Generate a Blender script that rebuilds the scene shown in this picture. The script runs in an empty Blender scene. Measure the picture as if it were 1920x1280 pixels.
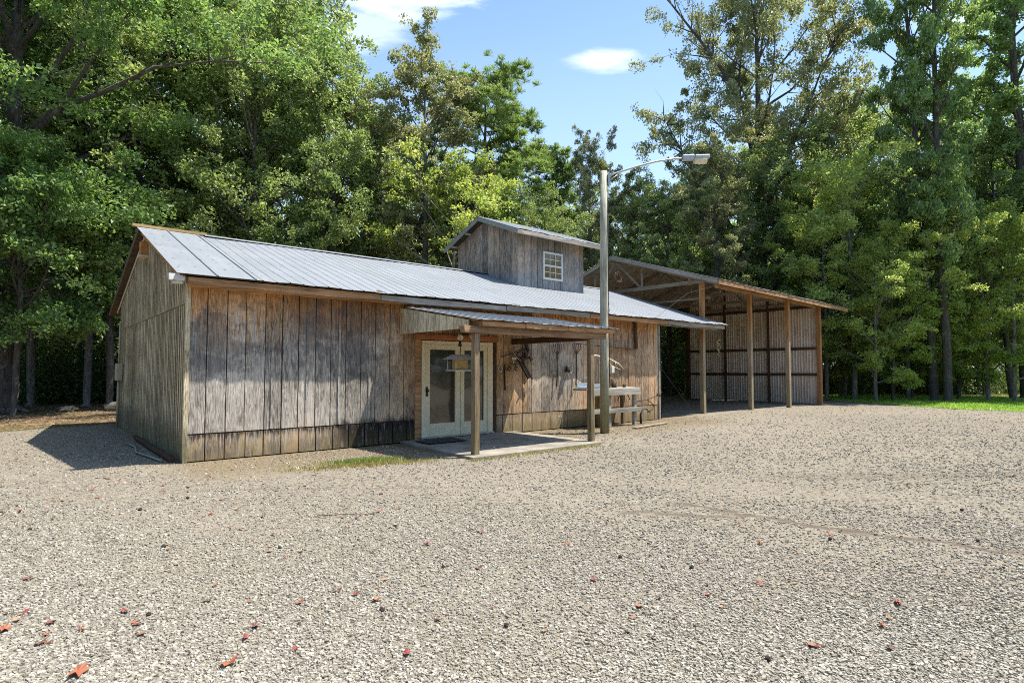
import bpy, bmesh, math, random
import numpy as np
from mathutils import Vector, Matrix

# ------------------------------------------------------------------ camera, sky, sun, exposure
scene = bpy.context.scene
COL = scene.collection
cam_d = bpy.data.cameras.new('camera'); cam = bpy.data.objects.new('camera', cam_d); COL.objects.link(cam)
cam_d.sensor_width = 36; cam_d.lens = 20.36; cam_d.clip_start = .05; cam_d.clip_end = 2000
cam.location = (0, 0, 1.5); cam.rotation_euler = (math.radians(92.79), 0, 0)
scene.camera = cam
scene.cycles.filter_width = 1.0
scene.cycles.use_denoising = False
scene.cycles.sample_clamp_indirect = 3; scene.cycles.caustics_reflective = False; scene.cycles.caustics_refractive = False
scene.cycles.sample_clamp_indirect = 4; scene.cycles.caustics_reflective = False; scene.cycles.caustics_refractive = False; scene.cycles.max_bounces = 8
SUN = Vector((.428, .066, 1.0)).normalized()
EL = math.asin(SUN.z); AZ = math.atan2(SUN.x, SUN.y)
world = bpy.data.worlds.new("World"); scene.world = world; world.use_nodes = True
scene.view_settings.view_transform = 'Standard'; scene.view_settings.look = 'None'
scene.view_settings.exposure = 1.15; scene.view_settings.gamma = 1
sd = bpy.data.lights.new('sun', 'SUN'); sd.energy = 4.3; sd.angle = math.radians(.5); sd.color = (1, .95, .87)
sun = bpy.data.objects.new('sun', sd); COL.objects.link(sun); sun.location = (20, 0, 40)
sun.rotation_euler = SUN.to_track_quat('Z', 'Y').to_euler()

# ------------------------------------------------------------------ node helpers
class NT:
    def __init__(s, tree): s.t = tree; s.n = tree.nodes; s.l = tree.links
    def node(s, typ, props=None, **inp):
        n = s.n.new(typ)
        for k, v in (props or {}).items(): setattr(n, k, v)
        for k, v in inp.items():
            key = int(k[1:]) if k[0] == 'i' and k[1:].isdigit() else k.replace('_', ' ')
            s.put(n.inputs[key], v)
        return n
    def put(s, sock, v):
        if isinstance(v, bpy.types.NodeSocket): s.l.new(v, sock)
        elif isinstance(v, bpy.types.Node): s.l.new(v.outputs[0], sock)
        else:
            if isinstance(v, (tuple, list)) and len(v) == 3 and sock.type == 'RGBA': v = (*v, 1)
            sock.default_value = v
    def m(s, op, a, b=0.0, c=None, clamp=False):
        n = s.n.new('ShaderNodeMath'); n.operation = op; n.use_clamp = clamp
        s.put(n.inputs[0], a); s.put(n.inputs[1], b)
        if c is not None: s.put(n.inputs[2], c)
        return n.outputs[0]
    def mix(s, f, a, b, mode='MIX'):
        n = s.n.new('ShaderNodeMix'); n.data_type = 'RGBA'; n.blend_type = mode; n.clamp_factor = True
        s.put(n.inputs[0], f); s.put(n.inputs[6], a); s.put(n.inputs[7], b)
        return n.outputs[2]
    def step(s, v, a, b, lo=0.0, hi=1.0):
        n = s.n.new('ShaderNodeMapRange'); n.interpolation_type = 'SMOOTHSTEP'
        s.put(n.inputs[0], v); s.put(n.inputs[1], a); s.put(n.inputs[2], b); s.put(n.inputs[3], lo); s.put(n.inputs[4], hi)
        return n.outputs[0]
    def noise(s, vec, scale, detail=4, rough=.6, dist=0.0):
        return s.node('ShaderNodeTexNoise', Vector=vec, Scale=scale, Detail=detail, Roughness=rough, Distortion=dist).outputs['Fac']
    def ramp(s, f, *stops):
        n = s.n.new('ShaderNodeValToRGB'); s.put(n.inputs[0], f); e = n.color_ramp.elements
        while len(e) < len(stops): e.new(.5)
        for q, (p, c) in zip(e, stops): q.position = p; q.color = (*c, 1) if len(c) == 3 else c
        return n.outputs[0]
    def map(s, vec, scale=(1, 1, 1), loc=(0, 0, 0)):
        return s.node('ShaderNodeMapping', Vector=vec, Scale=scale, Location=loc).outputs[0]
    def obj(s): return s.n.new('ShaderNodeTexCoord').outputs['Object']
    def pos(s): return s.n.new('ShaderNodeNewGeometry').outputs['Position']
    def isl(s): return s.n.new('ShaderNodeNewGeometry').outputs['Random Per Island']
    def bump(s, h, strength=.5, dist=.02, normal=None):
        n = s.node('ShaderNodeBump', Strength=strength, Distance=dist, Height=h)
        if normal is not None: s.put(n.inputs['Normal'], normal)
        return n.outputs[0]

def material(name):
    m = bpy.data.materials.new(name); m.use_nodes = True
    nt = NT(m.node_tree); bs = m.node_tree.nodes['Principled BSDF']
    return m, nt, bs

# sky with two thin clouds, fixed to directions of the sky
wn = NT(world.node_tree); bg = world.node_tree.nodes['Background']
sky = wn.node('ShaderNodeTexSky', dict(sky_type='NISHITA', sun_disc=False, sun_elevation=EL, sun_rotation=AZ, altitude=100, air_density=1.0, dust_density=1.2, ozone_density=1.6))
gen = wn.n.new('ShaderNodeTexCoord').outputs['Generated']
sp = wn.node('ShaderNodeSeparateXYZ', Vector=gen)
ysafe = wn.m('MAXIMUM', sp.outputs[1], .02)
ax = wn.m('DIVIDE', sp.outputs[0], ysafe); az = wn.m('DIVIDE', sp.outputs[2], ysafe)
cv = wn.node('ShaderNodeCombineXYZ', X=ax, Y=az, Z=0.0).outputs[0]
cn = wn.noise(wn.map(cv, (3.0, 9.0, 1)), 2.2, 7, .62, .3)
tot = None
for cx, cz, rx, rz, st in ((.165, .545, .085, .022, .8), (-.19, .675, .15, .055, 1.0), (.12, .71, .10, .02, .5), (-.30, .60, .12, .05, .55), (.42, .70, .16, .03, .45),
                           (.80, .62, .12, .03, .5)):
    dx = wn.m('DIVIDE', wn.m('SUBTRACT', ax, cx), rx); dz = wn.m('DIVIDE', wn.m('SUBTRACT', az, cz), rz)
    r2 = wn.m('ADD', wn.m('MULTIPLY', dx, dx), wn.m('MULTIPLY', dz, dz))
    r2 = wn.m('ADD', r2, wn.m('MULTIPLY', wn.m('SUBTRACT', .5, cn), 3.4))
    b = wn.step(r2, .0, 1.25, st, 0.0)
    tot = b if tot is None else wn.m('MAXIMUM', tot, b)
tot = wn.m('MULTIPLY', tot, wn.step(sp.outputs[1], .05, .2))
hz = wn.step(az, .15, .75, .55, .05)
skyt = wn.mix(1.0, sky.outputs[0], (.70, .83, .92), 'MULTIPLY')
skyc = wn.mix(hz, skyt, (3.1, 4.0, 5.1))
skyc = wn.mix(wn.m('MULTIPLY', tot, .8), skyc, (4.9, 5.2, 5.7))
wn.put(bg.inputs[0], skyc); bg.inputs[1].default_value = 0.135

# ------------------------------------------------------------------ frame of the barn: t along the front wall, s into the barn, z up
TH = math.radians(40.08); P0 = (-5.276, 9.362)
cT, sT = math.cos(TH), math.sin(TH)
def W(t, s, z=0.0): return Vector((P0[0] + t*cT - s*sT, P0[1] + t*sT + s*cT, z))

def tag(o, label=None, cat=None, group=None, kind=None):
    if label: o['label'] = label
    if cat: o['category'] = cat
    if group: o['group'] = group
    if kind: o['kind'] = kind
    return o
def thing(name, label, cat, base=(0, 0, 0), group=None, framed=True):
    o = bpy.data.objects.new(name, None); COL.objects.link(o); o.empty_display_size = .2
    if framed:
        o.location = W(*base); o.rotation_euler = (0, 0, TH)
    else: o.location = base
    o['_b'] = base if framed else (0, 0, 0)
    return tag(o, label, cat, group)
def np_mesh(name, V, F, smooth=False, mats=()):
    me = bpy.data.meshes.new(name)
    V = np.asarray(V, np.float32); F = np.asarray(F, np.int32); k = F.shape[1]
    me.vertices.add(len(V)); me.vertices.foreach_set('co', V.ravel())
    me.loops.add(F.size); me.loops.foreach_set('vertex_index', F.ravel())
    me.polygons.add(len(F)); me.polygons.foreach_set('loop_start', np.arange(0, F.size, k, dtype=np.int32))
    me.polygons.foreach_set('loop_total', np.full(len(F), k, np.int32))
    me.polygons.foreach_set('use_smooth', np.full(len(F), smooth, bool))
    me.update(calc_edges=True)
    for m in mats: me.materials.append(m)
    return me
def link(name, me, parent=None, loc=(0, 0, 0)):
    o = bpy.data.objects.new(name, me); COL.objects.link(o); o.location = loc
    if parent is not None: o.parent = parent
    return o

class MB:
    def __init__(s): s.v = []; s.f = []; s.sm = []
    def add(s, vs, fs, smooth=False):
        b = len(s.v); s.v += [tuple(p) for p in vs]
        for f in fs: s.f.append([b+i for i in f]); s.sm.append(smooth)
    def box(s, a, b, jit=0.0, rng=random):
        (x0, y0, z0), (x1, y1, z1) = a, b
        c = [(x, y, z) for z in (z0, z1) for y in (y0, y1) for x in (x0, x1)]
        if jit: c = [tuple(q + rng.uniform(-jit, jit) for q in p) for p in c]
        s.add(c, [(0, 2, 3, 1), (4, 5, 7, 6), (0, 1, 5, 4), (2, 6, 7, 3), (0, 4, 6, 2), (1, 3, 7, 5)])
    def bar(s, p, q, w, h, up=(0, 0, 1)):
        p, q = Vector(p), Vector(q); d = (q-p).normalized(); u = Vector(up)
        a = d.cross(u)
        if a.length < 1e-4: a = d.cross(Vector((1, 0, 0)))
        a.normalize(); b = a.cross(d)
        c = [r + a*i*w/2 + b*j*h/2 for r in (p, q) for i, j in ((-1, -1), (1, -1), (1, 1), (-1, 1))]
        s.add(c, [(0, 3, 2, 1), (4, 5, 6, 7), (0, 1, 5, 4), (1, 2, 6, 5), (2, 3, 7, 6), (3, 0, 4, 7)])
    def tube(s, pts, r, n=8, cap=True, smooth=True):
        pts = [Vector(p) for p in pts]; rs = r if isinstance(r, (list, tuple)) else [r]*len(pts)
        vs = []; ref = None
        for i, p in enumerate(pts):
            d = (pts[min(i+1, len(pts)-1)] - pts[max(i-1, 0)]).normalized()
            if ref is None: ref = d.cross(Vector((.3, .9, .2)) if abs(d.z) > .5 else Vector((0, 0, 1))).normalized()
            a = (ref - d*ref.dot(d)).normalized(); ref = a; b = d.cross(a)
            for k in range(n):
                an = 2*math.pi*k/n; vs.append(p + (a*math.cos(an) + b*math.sin(an))*rs[i])
        fs = [(i*n+k, i*n+(k+1) % n, (i+1)*n+(k+1) % n, (i+1)*n+k) for i in range(len(pts)-1) for k in range(n)]
        s.add(vs, fs, smooth)
        if cap:
            b = len(s.v)-len(vs)
            s.f.append([b+k for k in range(n)][::-1]); s.sm.append(False)
            s.f.append([b+(len(pts)-1)*n+k for k in range(n)]); s.sm.append(False)
    def poly(s, pts, d):          # a polygon pushed along vector d
        n = len(pts); d = Vector(d); vs = [Vector(p) for p in pts]; vs += [p + d for p in vs]
        s.add(vs, [tuple(range(n))[::-1], tuple(range(n, 2*n))] + [(i, (i+1) % n, n+(i+1) % n, n+i) for i in range(n)])
    def build(s, name, mat, parent=None, bevel=0.0, loc=(0, 0, 0)):
        off = Vector(parent['_b']) if parent is not None and '_b' in parent else Vector((0, 0, 0))
        me = bpy.data.meshes.new(name)
        me.from_pydata([tuple(Vector(p)-off-Vector(loc)) for p in s.v], [], s.f)
        for p, sm in zip(me.polygons, s.sm): p.use_smooth = sm
        bm = bmesh.new(); bm.from_mesh(me); bmesh.ops.recalc_face_normals(bm, faces=bm.faces); bm.to_mesh(me); bm.free()
        me.materials.append(mat)
        o = link(name, me, parent, loc)
        o['_b'] = tuple(off + Vector(loc))
        if bevel:
            md = o.modifiers.new('bevel', 'BEVEL'); md.width = bevel; md.segments = 2; md.limit_method = 'ANGLE'
        return o

# ------------------------------------------------------------------ materials
def mat_siding(name, grey_lo, grey_hi, brown, kind):
    m, n, b = material(name); o = n.obj(); isl = n.isl()
    sep = n.node('ShaderNodeSeparateXYZ', Vector=o); T, Z = sep.outputs[0], sep.outputs[2]
    off = n.node('ShaderNodeCombineXYZ', X=n.m('MULTIPLY', isl, 37.0), Y=n.m('MULTIPLY', isl, 11.0), Z=n.m('MULTIPLY', isl, 23.0)).outputs[0]
    ov = n.node('ShaderNodeVectorMath', dict(operation='ADD'), i0=o, i1=off).outputs[0]
    g1 = n.noise(n.map(ov, (9, 9, 2.2)), 1.0, 9, .72, 2.2)
    g2 = n.noise(n.map(ov, (55, 55, 9)), 1.0, 4, .65)
    bl = n.noise(o, .9, 4, .6)
    wav = n.node('ShaderNodeTexWave', dict(wave_type='BANDS', bands_direction='X'), Vector=n.map(ov, (4.5, 4.5, .42)), Scale=3.4, Distortion=11.0, Detail=3.0, Detail_Scale=1.6, Detail_Roughness=.6).outputs['Fac']
    g = n.m('ADD', n.m('ADD', n.m('MULTIPLY', g1, .58), n.m('MULTIPLY', g2, .26)), n.m('MULTIPLY', wav, .13))
    g = n.m('ADD', g, n.m('MULTIPLY', n.m('SUBTRACT', isl, .5), .10))
    g = n.m('ADD', g, n.m('MULTIPLY', n.m('SUBTRACT', bl, .5), .42))
    grey = n.ramp(g, (.34, grey_lo), (.48, tuple((x+y)*.45 for x, y in zip(grey_lo, grey_hi))), (.63, grey_hi))
    brn = n.ramp(g, (.33, tuple(c*.20 for c in brown)), (.48, tuple(c*.75 for c in brown)), (.64, tuple(min(1, c*1.6) for c in brown)))
    drip = n.noise(n.map(o, (9, 9, .35)), 1.0, 5, .7)
    if kind == 'front':
        drip2 = n.noise(n.map(o, (24, 24, 1.1)), 1.0, 5, .75)
        top = n.step(n.m('ADD', n.m('ADD', Z, n.m('MULTIPLY', n.m('SUBTRACT', drip, .5), 2.4)), n.m('MULTIPLY', n.m('SUBTRACT', drip2, .5), 1.6)), 1.75, 2.66)
        warm = n.step(n.m('ADD', T, n.m('MULTIPLY', n.m('SUBTRACT', bl, .5), 2.5)), 3.0, 4.6)
        wr = n.m('MULTIPLY', n.step(T, 5.6, 7.0), n.step(T, 9.4, 7.9)); wr = n.m('SUBTRACT', 1.0, n.m('MULTIPLY', wr, .2))
        gb = n.m('MULTIPLY', n.step(T, 7.2, 7.8), n.step(T, 9.8, 8.8))
        warm = n.m('MULTIPLY', warm, n.m('SUBTRACT', 1.0, n.m('MULTIPLY', gb, .75)))
        warm = n.m('MULTIPLY', warm, n.step(drip, .30, .60, .45, 1.0))
        warm = n.m('MULTIPLY', warm, n.step(T, 3.0, 5.0, .75, .95))
        f = n.m('MAXIMUM', n.m('MULTIPLY', top, .92), warm)
        c = n.mix(f, grey, brn)
        rust = n.m('MULTIPLY', n.step(n.m('ADD', Z, n.m('MULTIPLY', n.m('SUBTRACT', drip2, .5), 3.0)), 2.38, 2.8), .8)
        c = n.mix(rust, c, n.ramp(g, (.34, (.16, .055, .018)), (.50, (.56, .24, .08)), (.64, (.84, .50, .23))))
        # lower strip: yellow brown, peeling, with black mildew and a shadow patch painted in
        low = n.step(Z, .455, .445)
        lowc = n.mix(n.step(n.noise(n.map(o, (6, 6, 3)), 1.0, 5, .7), .40, .60), (.50, .37, .21), (.33, .27, .21))
        lowc = n.mix(n.step(g, .25, .6, .7, 0.0), lowc, (.04, .032, .026))
        tl = n.step(T, 6.2, 6.8)
        lowc = n.mix(n.m('MULTIPLY', tl, .6), lowc, (.36, .25, .12))
        c = n.mix(low, c, lowc)
        peel = n.step(n.m('ADD', Z, n.m('MULTIPLY', n.m('SUBTRACT', n.noise(n.map(o, (16, 16, 2)), 1., 4, .7), .5), .42)), .43, .33)
        c = n.mix(n.m('MULTIPLY', n.m('MULTIPLY', low, n.m('SUBTRACT', 1.0, peel)), n.step(T, 6.2, 5.6, .25, .95)), c, (.045, .034, .028))
        run = n.m('MULTIPLY', n.m('MULTIPLY', low, n.step(n.noise(n.map(o, (34, 34, 2.4)), 1., 4, .75), .52, .62)), n.step(Z, .16, .30)); c = n.mix(n.m('MULTIPLY', run, .7), c, (.58, .50, .40))
        shade_patch = n.m('MULTIPLY', n.step(n.m('ADD', Z, n.m('MULTIPLY', n.noise(n.map(o, (5, 5, 2.2)), 1., 6, .75), -.5)), .34, .16), n.m('MULTIPLY', n.step(T, 2.2, 2.8), n.step(T, 5., 4.2)))  # shadow left of the door, painted into the wall base as black
        c = n.mix(n.m('MULTIPLY', shade_patch, .93), c, (.012, .010, .009))
        rb = n.m('MULTIPLY', n.m('MULTIPLY', n.step(n.m('ADD', T, n.m('MULTIPLY', drip2, .7)), 1.7, 2.2), n.step(T, 3.7, 3.3)), n.step(n.m('ADD', Z, n.m('MULTIPLY', drip2, .8)), 2.3, 2.75))
        c = n.mix(n.m('MULTIPLY', rb, .55), c, (.13, .065, .035))
        # green-yellow algae near the ground
        alg = n.m('MULTIPLY', n.step(n.m('ADD', Z, n.m('MULTIPLY', drip, -.45)), .12, -.16), .4)
        c = n.mix(alg, c, (.11, .095, .035))
        dk = n.m('MULTIPLY', n.step(n.noise(n.map(ov, (9, 9, 1.1)), 1., 6, .75), .54, .70), .6)
        c = n.mix(dk, c, (.04, .034, .03))
        wt = n.m('MULTIPLY', n.step(n.noise(n.map(ov, (17, 17, 2.0), (3, 1, 5)), 1., 6, .8), .53, .66), .5)
        c = n.mix(wt, c, (.52, .47, .41))
        bt_ = n.m('MULTIPLY', n.step(n.noise(n.map(o, (1.1, 1.1, 1.8), (5, 0, 2)), 1., 5, .7), .47, .58), n.m('MULTIPLY', n.step(Z, 1.1, 1.5), n.step(T, 4.6, 3.2)))
        c = n.mix(n.m('MULTIPLY', bt_, .55), c, (.085, .080, .085))
        br_ = n.m('MULTIPLY', n.step(n.noise(n.map(o, (.9, .9, .8), (2, 0, 7)), 1., 5, .7), .54, .66), .28)
        c = n.mix(br_, c, brn)
    elif kind == 'side':
        f = n.step(n.m('ADD', bl, n.m('MULTIPLY', drip, .6)), .55, .95)
        c = n.mix(f, brn, grey)
        lowg = n.step(n.m('ADD', Z, n.m('MULTIPLY', bl, -.8)), .3, -.1)
        c = n.mix(n.m('MULTIPLY', lowg, .7), c, (.085, .085, .035))
    else:   # cupola: brown above, blue grey weathering below
        zz = n.m('ADD', Z, n.m('MULTIPLY', n.m('SUBTRACT', drip, .5), 1.4))
        blue = n.step(zz, 4.75, 4.2)
        c = n.mix(n.step(bl, .4, .62, .25, .8), grey, brn)
        bcol = n.ramp(g, (.25, (.10, .105, .115)), (.5, (.27, .28, .29)), (.7, (.52, .52, .51)))
        c = n.mix(n.m('MULTIPLY', blue, .85), c, bcol)
    n.put(b.inputs['Base Color'], c); b.inputs['Roughness'].default_value = .85
    b.inputs['Specular IOR Level'].default_value = .25
    n.put(b.inputs['Normal'], n.bump(g, .6, .012))
    return m
M = {}
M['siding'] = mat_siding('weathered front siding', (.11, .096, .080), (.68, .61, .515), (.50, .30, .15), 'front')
M['siding_side'] = mat_siding('side siding', (.27, .225, .14), (.80, .68, .47), (.68, .54, .34), 'side')
M['siding_cupola'] = mat_siding('cupola siding', (.15, .135, .12), (.56, .52, .48), (.42, .30, .21), 'cupola')
def mat_wood(name, lo, hi, grain=18, axis=2, green=0.0, top=None):
    m, n, b = material(name); o = n.obj(); isl = n.isl()
    off = n.node('ShaderNodeCombineXYZ', X=n.m('MULTIPLY', isl, 31.0), Y=n.m('MULTIPLY', isl, 7.0), Z=n.m('MULTIPLY', isl, 17.0)).outputs[0]
    ov = n.node('ShaderNodeVectorMath', dict(operation='ADD'), i0=o, i1=off).outputs[0]
    sc = [grain]*3; sc[axis] = grain*.07
    g = n.noise(n.map(ov, sc), 1., 7, .72, 1.0)
    bl = n.noise(ov, 1.6, 4, .6)
    g = n.m('ADD', n.m('MULTIPLY', g, .75), n.m('MULTIPLY', bl, .25))
    c = n.ramp(g, (.33, lo), (.66, hi))
    if top:
        Z = n.node('ShaderNodeSeparateXYZ', Vector=o).outputs[2]
        f = n.step(n.m('ADD', Z, n.m('MULTIPLY', n.m('SUBTRACT', n.noise(n.map(o, (5, 5, .6)), 1., 3), .5), 2.0)), top[0], top[1])
        c = n.mix(f, c, n.ramp(g, (.3, tuple(q*.35 for q in top[2])), (.66, tuple(q*1.25 for q in top[2]))))
    if green:
        Z = n.node('ShaderNodeSeparateXYZ', Vector=o).outputs[2]
        f = n.m('MULTIPLY', n.step(n.m('ADD', Z, n.m('MULTIPLY', bl, -2.6)), .6, -1.1), green)
        c = n.mix(f, c, n.ramp(g, (.3, (.05, .06, .018)), (.7, (.20, .22, .085))))
    n.put(b.inputs['Base Color'], c); b.inputs['Roughness'].default_value = .85; b.inputs['Specular IOR Level'].default_value = .2
    n.put(b.inputs['Normal'], n.bump(g, .6, .01))
    return m
M['post'] = mat_wood('old post', (0.055, 0.038, 0.023), (0.396, 0.285, 0.180), 24, 2, .3)
M['pole'] = mat_wood('pole wood', (.16, .15, .10), (.66, .62, .49), 34, 2, .7)
M['shed_post'] = mat_wood('shed post', (0.139, 0.103, 0.065), (0.554, 0.425, 0.286), 22, 2, .35, (2.2, 3.3, (0.524, 0.261, 0.107)))
M['fascia'] = mat_wood('fascia wood', (0.132, 0.067, 0.033), (0.643, 0.370, 0.184), 16, 0)
M['fascia_grey'] = mat_wood('grey fascia', (0.140, 0.119, 0.098), (0.504, 0.448, 0.378), 16, 0)
M['beam'] = mat_wood('beam wood', (0.098, 0.056, 0.031), (0.434, 0.280, 0.161), 16, 0)
M['header'] = mat_wood('door header wood', (0.224, 0.070, 0.028), (0.532, 0.224, 0.098), 14, 0)
M['dark_beam'] = mat_wood('dark timber', (.03, .018, .012), (.13, .075, .045), 16, 1)
M['rafter'] = mat_wood('rafter wood', (0.126, 0.098, 0.070), (0.420, 0.343, 0.252), 16, 1)
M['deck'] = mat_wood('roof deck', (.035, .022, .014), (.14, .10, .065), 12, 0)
M['deck_shed'] = mat_wood('shed roof deck', (0.127, 0.099, 0.078), (0.491, 0.416, 0.343), 9, 1)
M['rack'] = mat_wood('pale weathered timber', (0.136, 0.124, 0.100), (0.480, 0.448, 0.376), 20, 0)
M['ridge_wood'] = mat_wood('yellow ridge board', (.22, .13, .05), (.52, .36, .16), 14, 0)
M['orange_wood'] = mat_wood('orange corner post', (.22, .09, .035), (.46, .23, .10), 18, 2)
def plain(name, col, rough=.5, metal=0.0, spec=.5, var=.25, scale=14):
    m, n, b = material(name); o = n.obj()
    g = n.noise(o, scale, 5, .65)
    c = n.ramp(g, (.3, tuple(c*(1-var) for c in col)), (.7, tuple(min(1, c*(1+var)) for c in col)))
    n.put(b.inputs['Base Color'], c); b.inputs['Roughness'].default_value = rough; b.inputs['Metallic'].default_value = metal
    b.inputs['Specular IOR Level'].default_value = spec
    return m
M['door'] = plain('cream door paint', (.80, .70, .50), .5, var=.10, scale=5)
M['white'] = plain('white window paint', (.75, .74, .70), .45, var=.08)
M['trim_white'] = plain('old white trim', (.62, .60, .56), .6, var=.25, scale=20)
M['iron'] = plain('rusty iron', (.07, .045, .032), .75, .3, var=.6, scale=40)
M['darkiron'] = plain('dark iron', (.035, .028, .024), .7, .3, var=.5, scale=40)
M['grey_metal'] = plain('galvanised fitting', (.46, .47, .46), .45, .6, var=.2)
M['lantern_metal'] = plain('lantern metal', (.62, .64, .58), .5, .3, var=.2)
M['box'] = plain('meter box', (.40, .36, .25), .6, var=.15)
M['orange'] = plain('orange birdbox', (.45, .20, .06), .6, var=.3, scale=8)
M['bone'] = plain('bone', (.62, .52, .38), .7, var=.2)
M['mat'] = plain('doormat', (.035, .033, .03), .95, var=.5, scale=80)
M['cable'] = plain('black cable', (.02, .02, .02), .6)
M['pvc'] = plain('pale pipe', (.28, .27, .23), .5)
M['lampglass'] = plain('lamp lens', (.75, .68, .50), .25)
M['jar'] = plain('amber glass', (.42, .27, .10), .15)
M['junk'] = plain('blue grey tin', (.36, .42, .47), .5, .3)
M['vine_dry'] = plain('dry vine', (.22, .19, .09), .8, var=.4)
M['groove_shade'] = plain('dark groove', (.24, .195, .125), .9, var=.5, scale=9)
M['rock'] = plain('mossy rock', (.10, .095, .07), .9, var=.4, scale=6)
def mat_glass(name, refl, base=(.012, .012, .012)):
    m, n, b = material(name)
    b.inputs['Base Color'].default_value = (*base, 1); b.inputs['Roughness'].default_value = .12; b.inputs['Specular IOR Level'].default_value = .6
    gl = n.node('ShaderNodeBsdfGlossy', Color=(.8, .8, .8, 1), Roughness=.05)
    nz = n.noise(n.obj(), 1.3, 2)
    bp = n.bump(nz, .25, .02); n.put(gl.inputs['Normal'], bp); n.put(b.inputs['Normal'], bp)
    mx = n.node('ShaderNodeMixShader', Fac=refl); n.l.new(b.outputs[0], mx.inputs[1]); n.l.new(gl.outputs[0], mx.inputs[2])
    n.l.new(mx.outputs[0], m.node_tree.nodes['Material Output'].inputs[0]); return m
M['glass'] = mat_glass('door glass', .07)
M['glass_warm'] = mat_glass('cupola glass', .12, (.16, .075, .035))
def mat_metal_roof():
    m, n, b = material('galvanised roofing'); o = n.obj(); isl = n.isl()
    sp = n.node('ShaderNodeSeparateXYZ', Vector=o)
    a = n.noise(o, 1.1, 5, .6); st = n.noise(n.map(o, (7, .5, .5)), 1., 6, .7); f = n.noise(o, 60, 3, .6)
    g = n.m('ADD', n.m('ADD', n.m('MULTIPLY', a, .35), n.m('MULTIPLY', st, .45)), n.m('MULTIPLY', f, .2))
    c = n.ramp(g, (.3, (.155, .168, .178)), (.5, (.200, .215, .226)), (.7, (.25, .265, .275)))
    pan = n.node('ShaderNodeTexWhiteNoise', dict(noise_dimensions='1D'), W=n.m('FLOOR', n.m('MULTIPLY', sp.outputs[0], 1.09))).outputs[0]
    c = n.mix(n.m('MULTIPLY', pan, .22), c, (.20, .22, .255))
    # rust and screws
    rust = n.step(n.noise(n.map(o, (3, .8, .8)), 2.3, 6, .75), .60, .74, 0, .5)
    c = n.mix(rust, c, (.26, .20, .16))
    deb = n.node('ShaderNodeTexVoronoi', dict(feature='F1'), Vector=o, Scale=4.6, Randomness=1.0)
    d = n.step(deb.outputs['Distance'], .13, .08)
    keep = n.step(n.node('ShaderNodeSeparateColor', Color=deb.outputs['Color']).outputs[0], .30, .34)
    c = n.mix(n.m('MULTIPLY', n.m('MULTIPLY', d, keep), .8), c, (.05, .045, .035))
    fa = n.m('ABSOLUTE', n.m('SUBTRACT', n.m('FRACT', n.m('DIVIDE', n.m('SUBTRACT', sp.outputs[0], .95), .2295)), .5))
    fb_ = n.m('ABSOLUTE', n.m('SUBTRACT', n.m('FRACT', n.m('DIVIDE', n.m('ADD', sp.outputs[1], .08), .62)), .5))
    scr = n.m('MULTIPLY', n.m('LESS_THAN', fa, .09), n.m('LESS_THAN', fb_, .035))
    c = n.mix(n.m('MULTIPLY', scr, .7), c, (.06, .055, .05))
    n.put(b.inputs['Base Color'], c); b.inputs['Metallic'].default_value = .1
    n.put(b.inputs['Roughness'], n.m('ADD', .48, n.m('MULTIPLY', g, .25)))
    n.put(b.inputs['Normal'], n.bump(a, .25, .02))
    return m
M['roof'] = mat_metal_roof()
def mat_corr():
    m, n, b = material('brown corrugated sheet'); o = n.obj()
    sp = n.node('ShaderNodeSeparateXYZ', Vector=o)
    st = n.noise(n.map(o, (9, 9, .5)), 1., 6, .7); bl = n.noise(o, 1.2, 4)
    g = n.m('ADD', n.m('MULTIPLY', st, .6), n.m('MULTIPLY', bl, .4))
    c = n.ramp(g, (.32, (0.355, 0.244, 0.187)), (.5, (0.731, 0.560, 0.440)), (.68, (0.731, 0.739, 0.731)))
    fr = n.m('FRACT', n.m('DIVIDE', n.m('ADD', sp.outputs[1], .05), .354)); rid = n.m('MULTIPLY', n.step(fr, .10, .15), n.step(fr, .30, .25))  # pale stripe on the big ribs: worn paint plus their highlight painted in
    c = n.mix(n.m('MULTIPLY', rid, n.step(st, .3, .6, .4, .9)), c, (0.731, 0.739, 0.731))
    bot = n.step(sp.outputs[2], 1.7, .4)
    c = n.mix(n.m('MULTIPLY', bot, .35), c, (0.453, 0.413, 0.381))
    mark = n.m('MULTIPLY', n.step(n.noise(n.map(o, (2, 6, .55), (1, 3, 0)), 1.0, 5, .8), .70, .74), .9)
    c = n.mix(mark, c, (.02, .017, .015))
    n.put(b.inputs['Base Color'], c); b.inputs['Roughness'].default_value = .5; b.inputs['Metallic'].default_value = .25
    return m
M['corr'] = mat_corr()
def mat_concrete():
    m, n, b = material('concrete'); o = n.pos()
    g = n.m('ADD', n.m('MULTIPLY', n.noise(o, 2.2, 6, .7), .6), n.m('MULTIPLY', n.noise(o, 45, 3), .4))
    c = n.ramp(g, (.35, (.12, .105, .08)), (.62, (.34, .305, .245)))
    n.put(b.inputs['Base Color'], c); b.inputs['Roughness'].default_value = .9
    n.put(b.inputs['Normal'], n.bump(g, .3, .01)); return m
M['concrete'] = mat_concrete()
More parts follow.
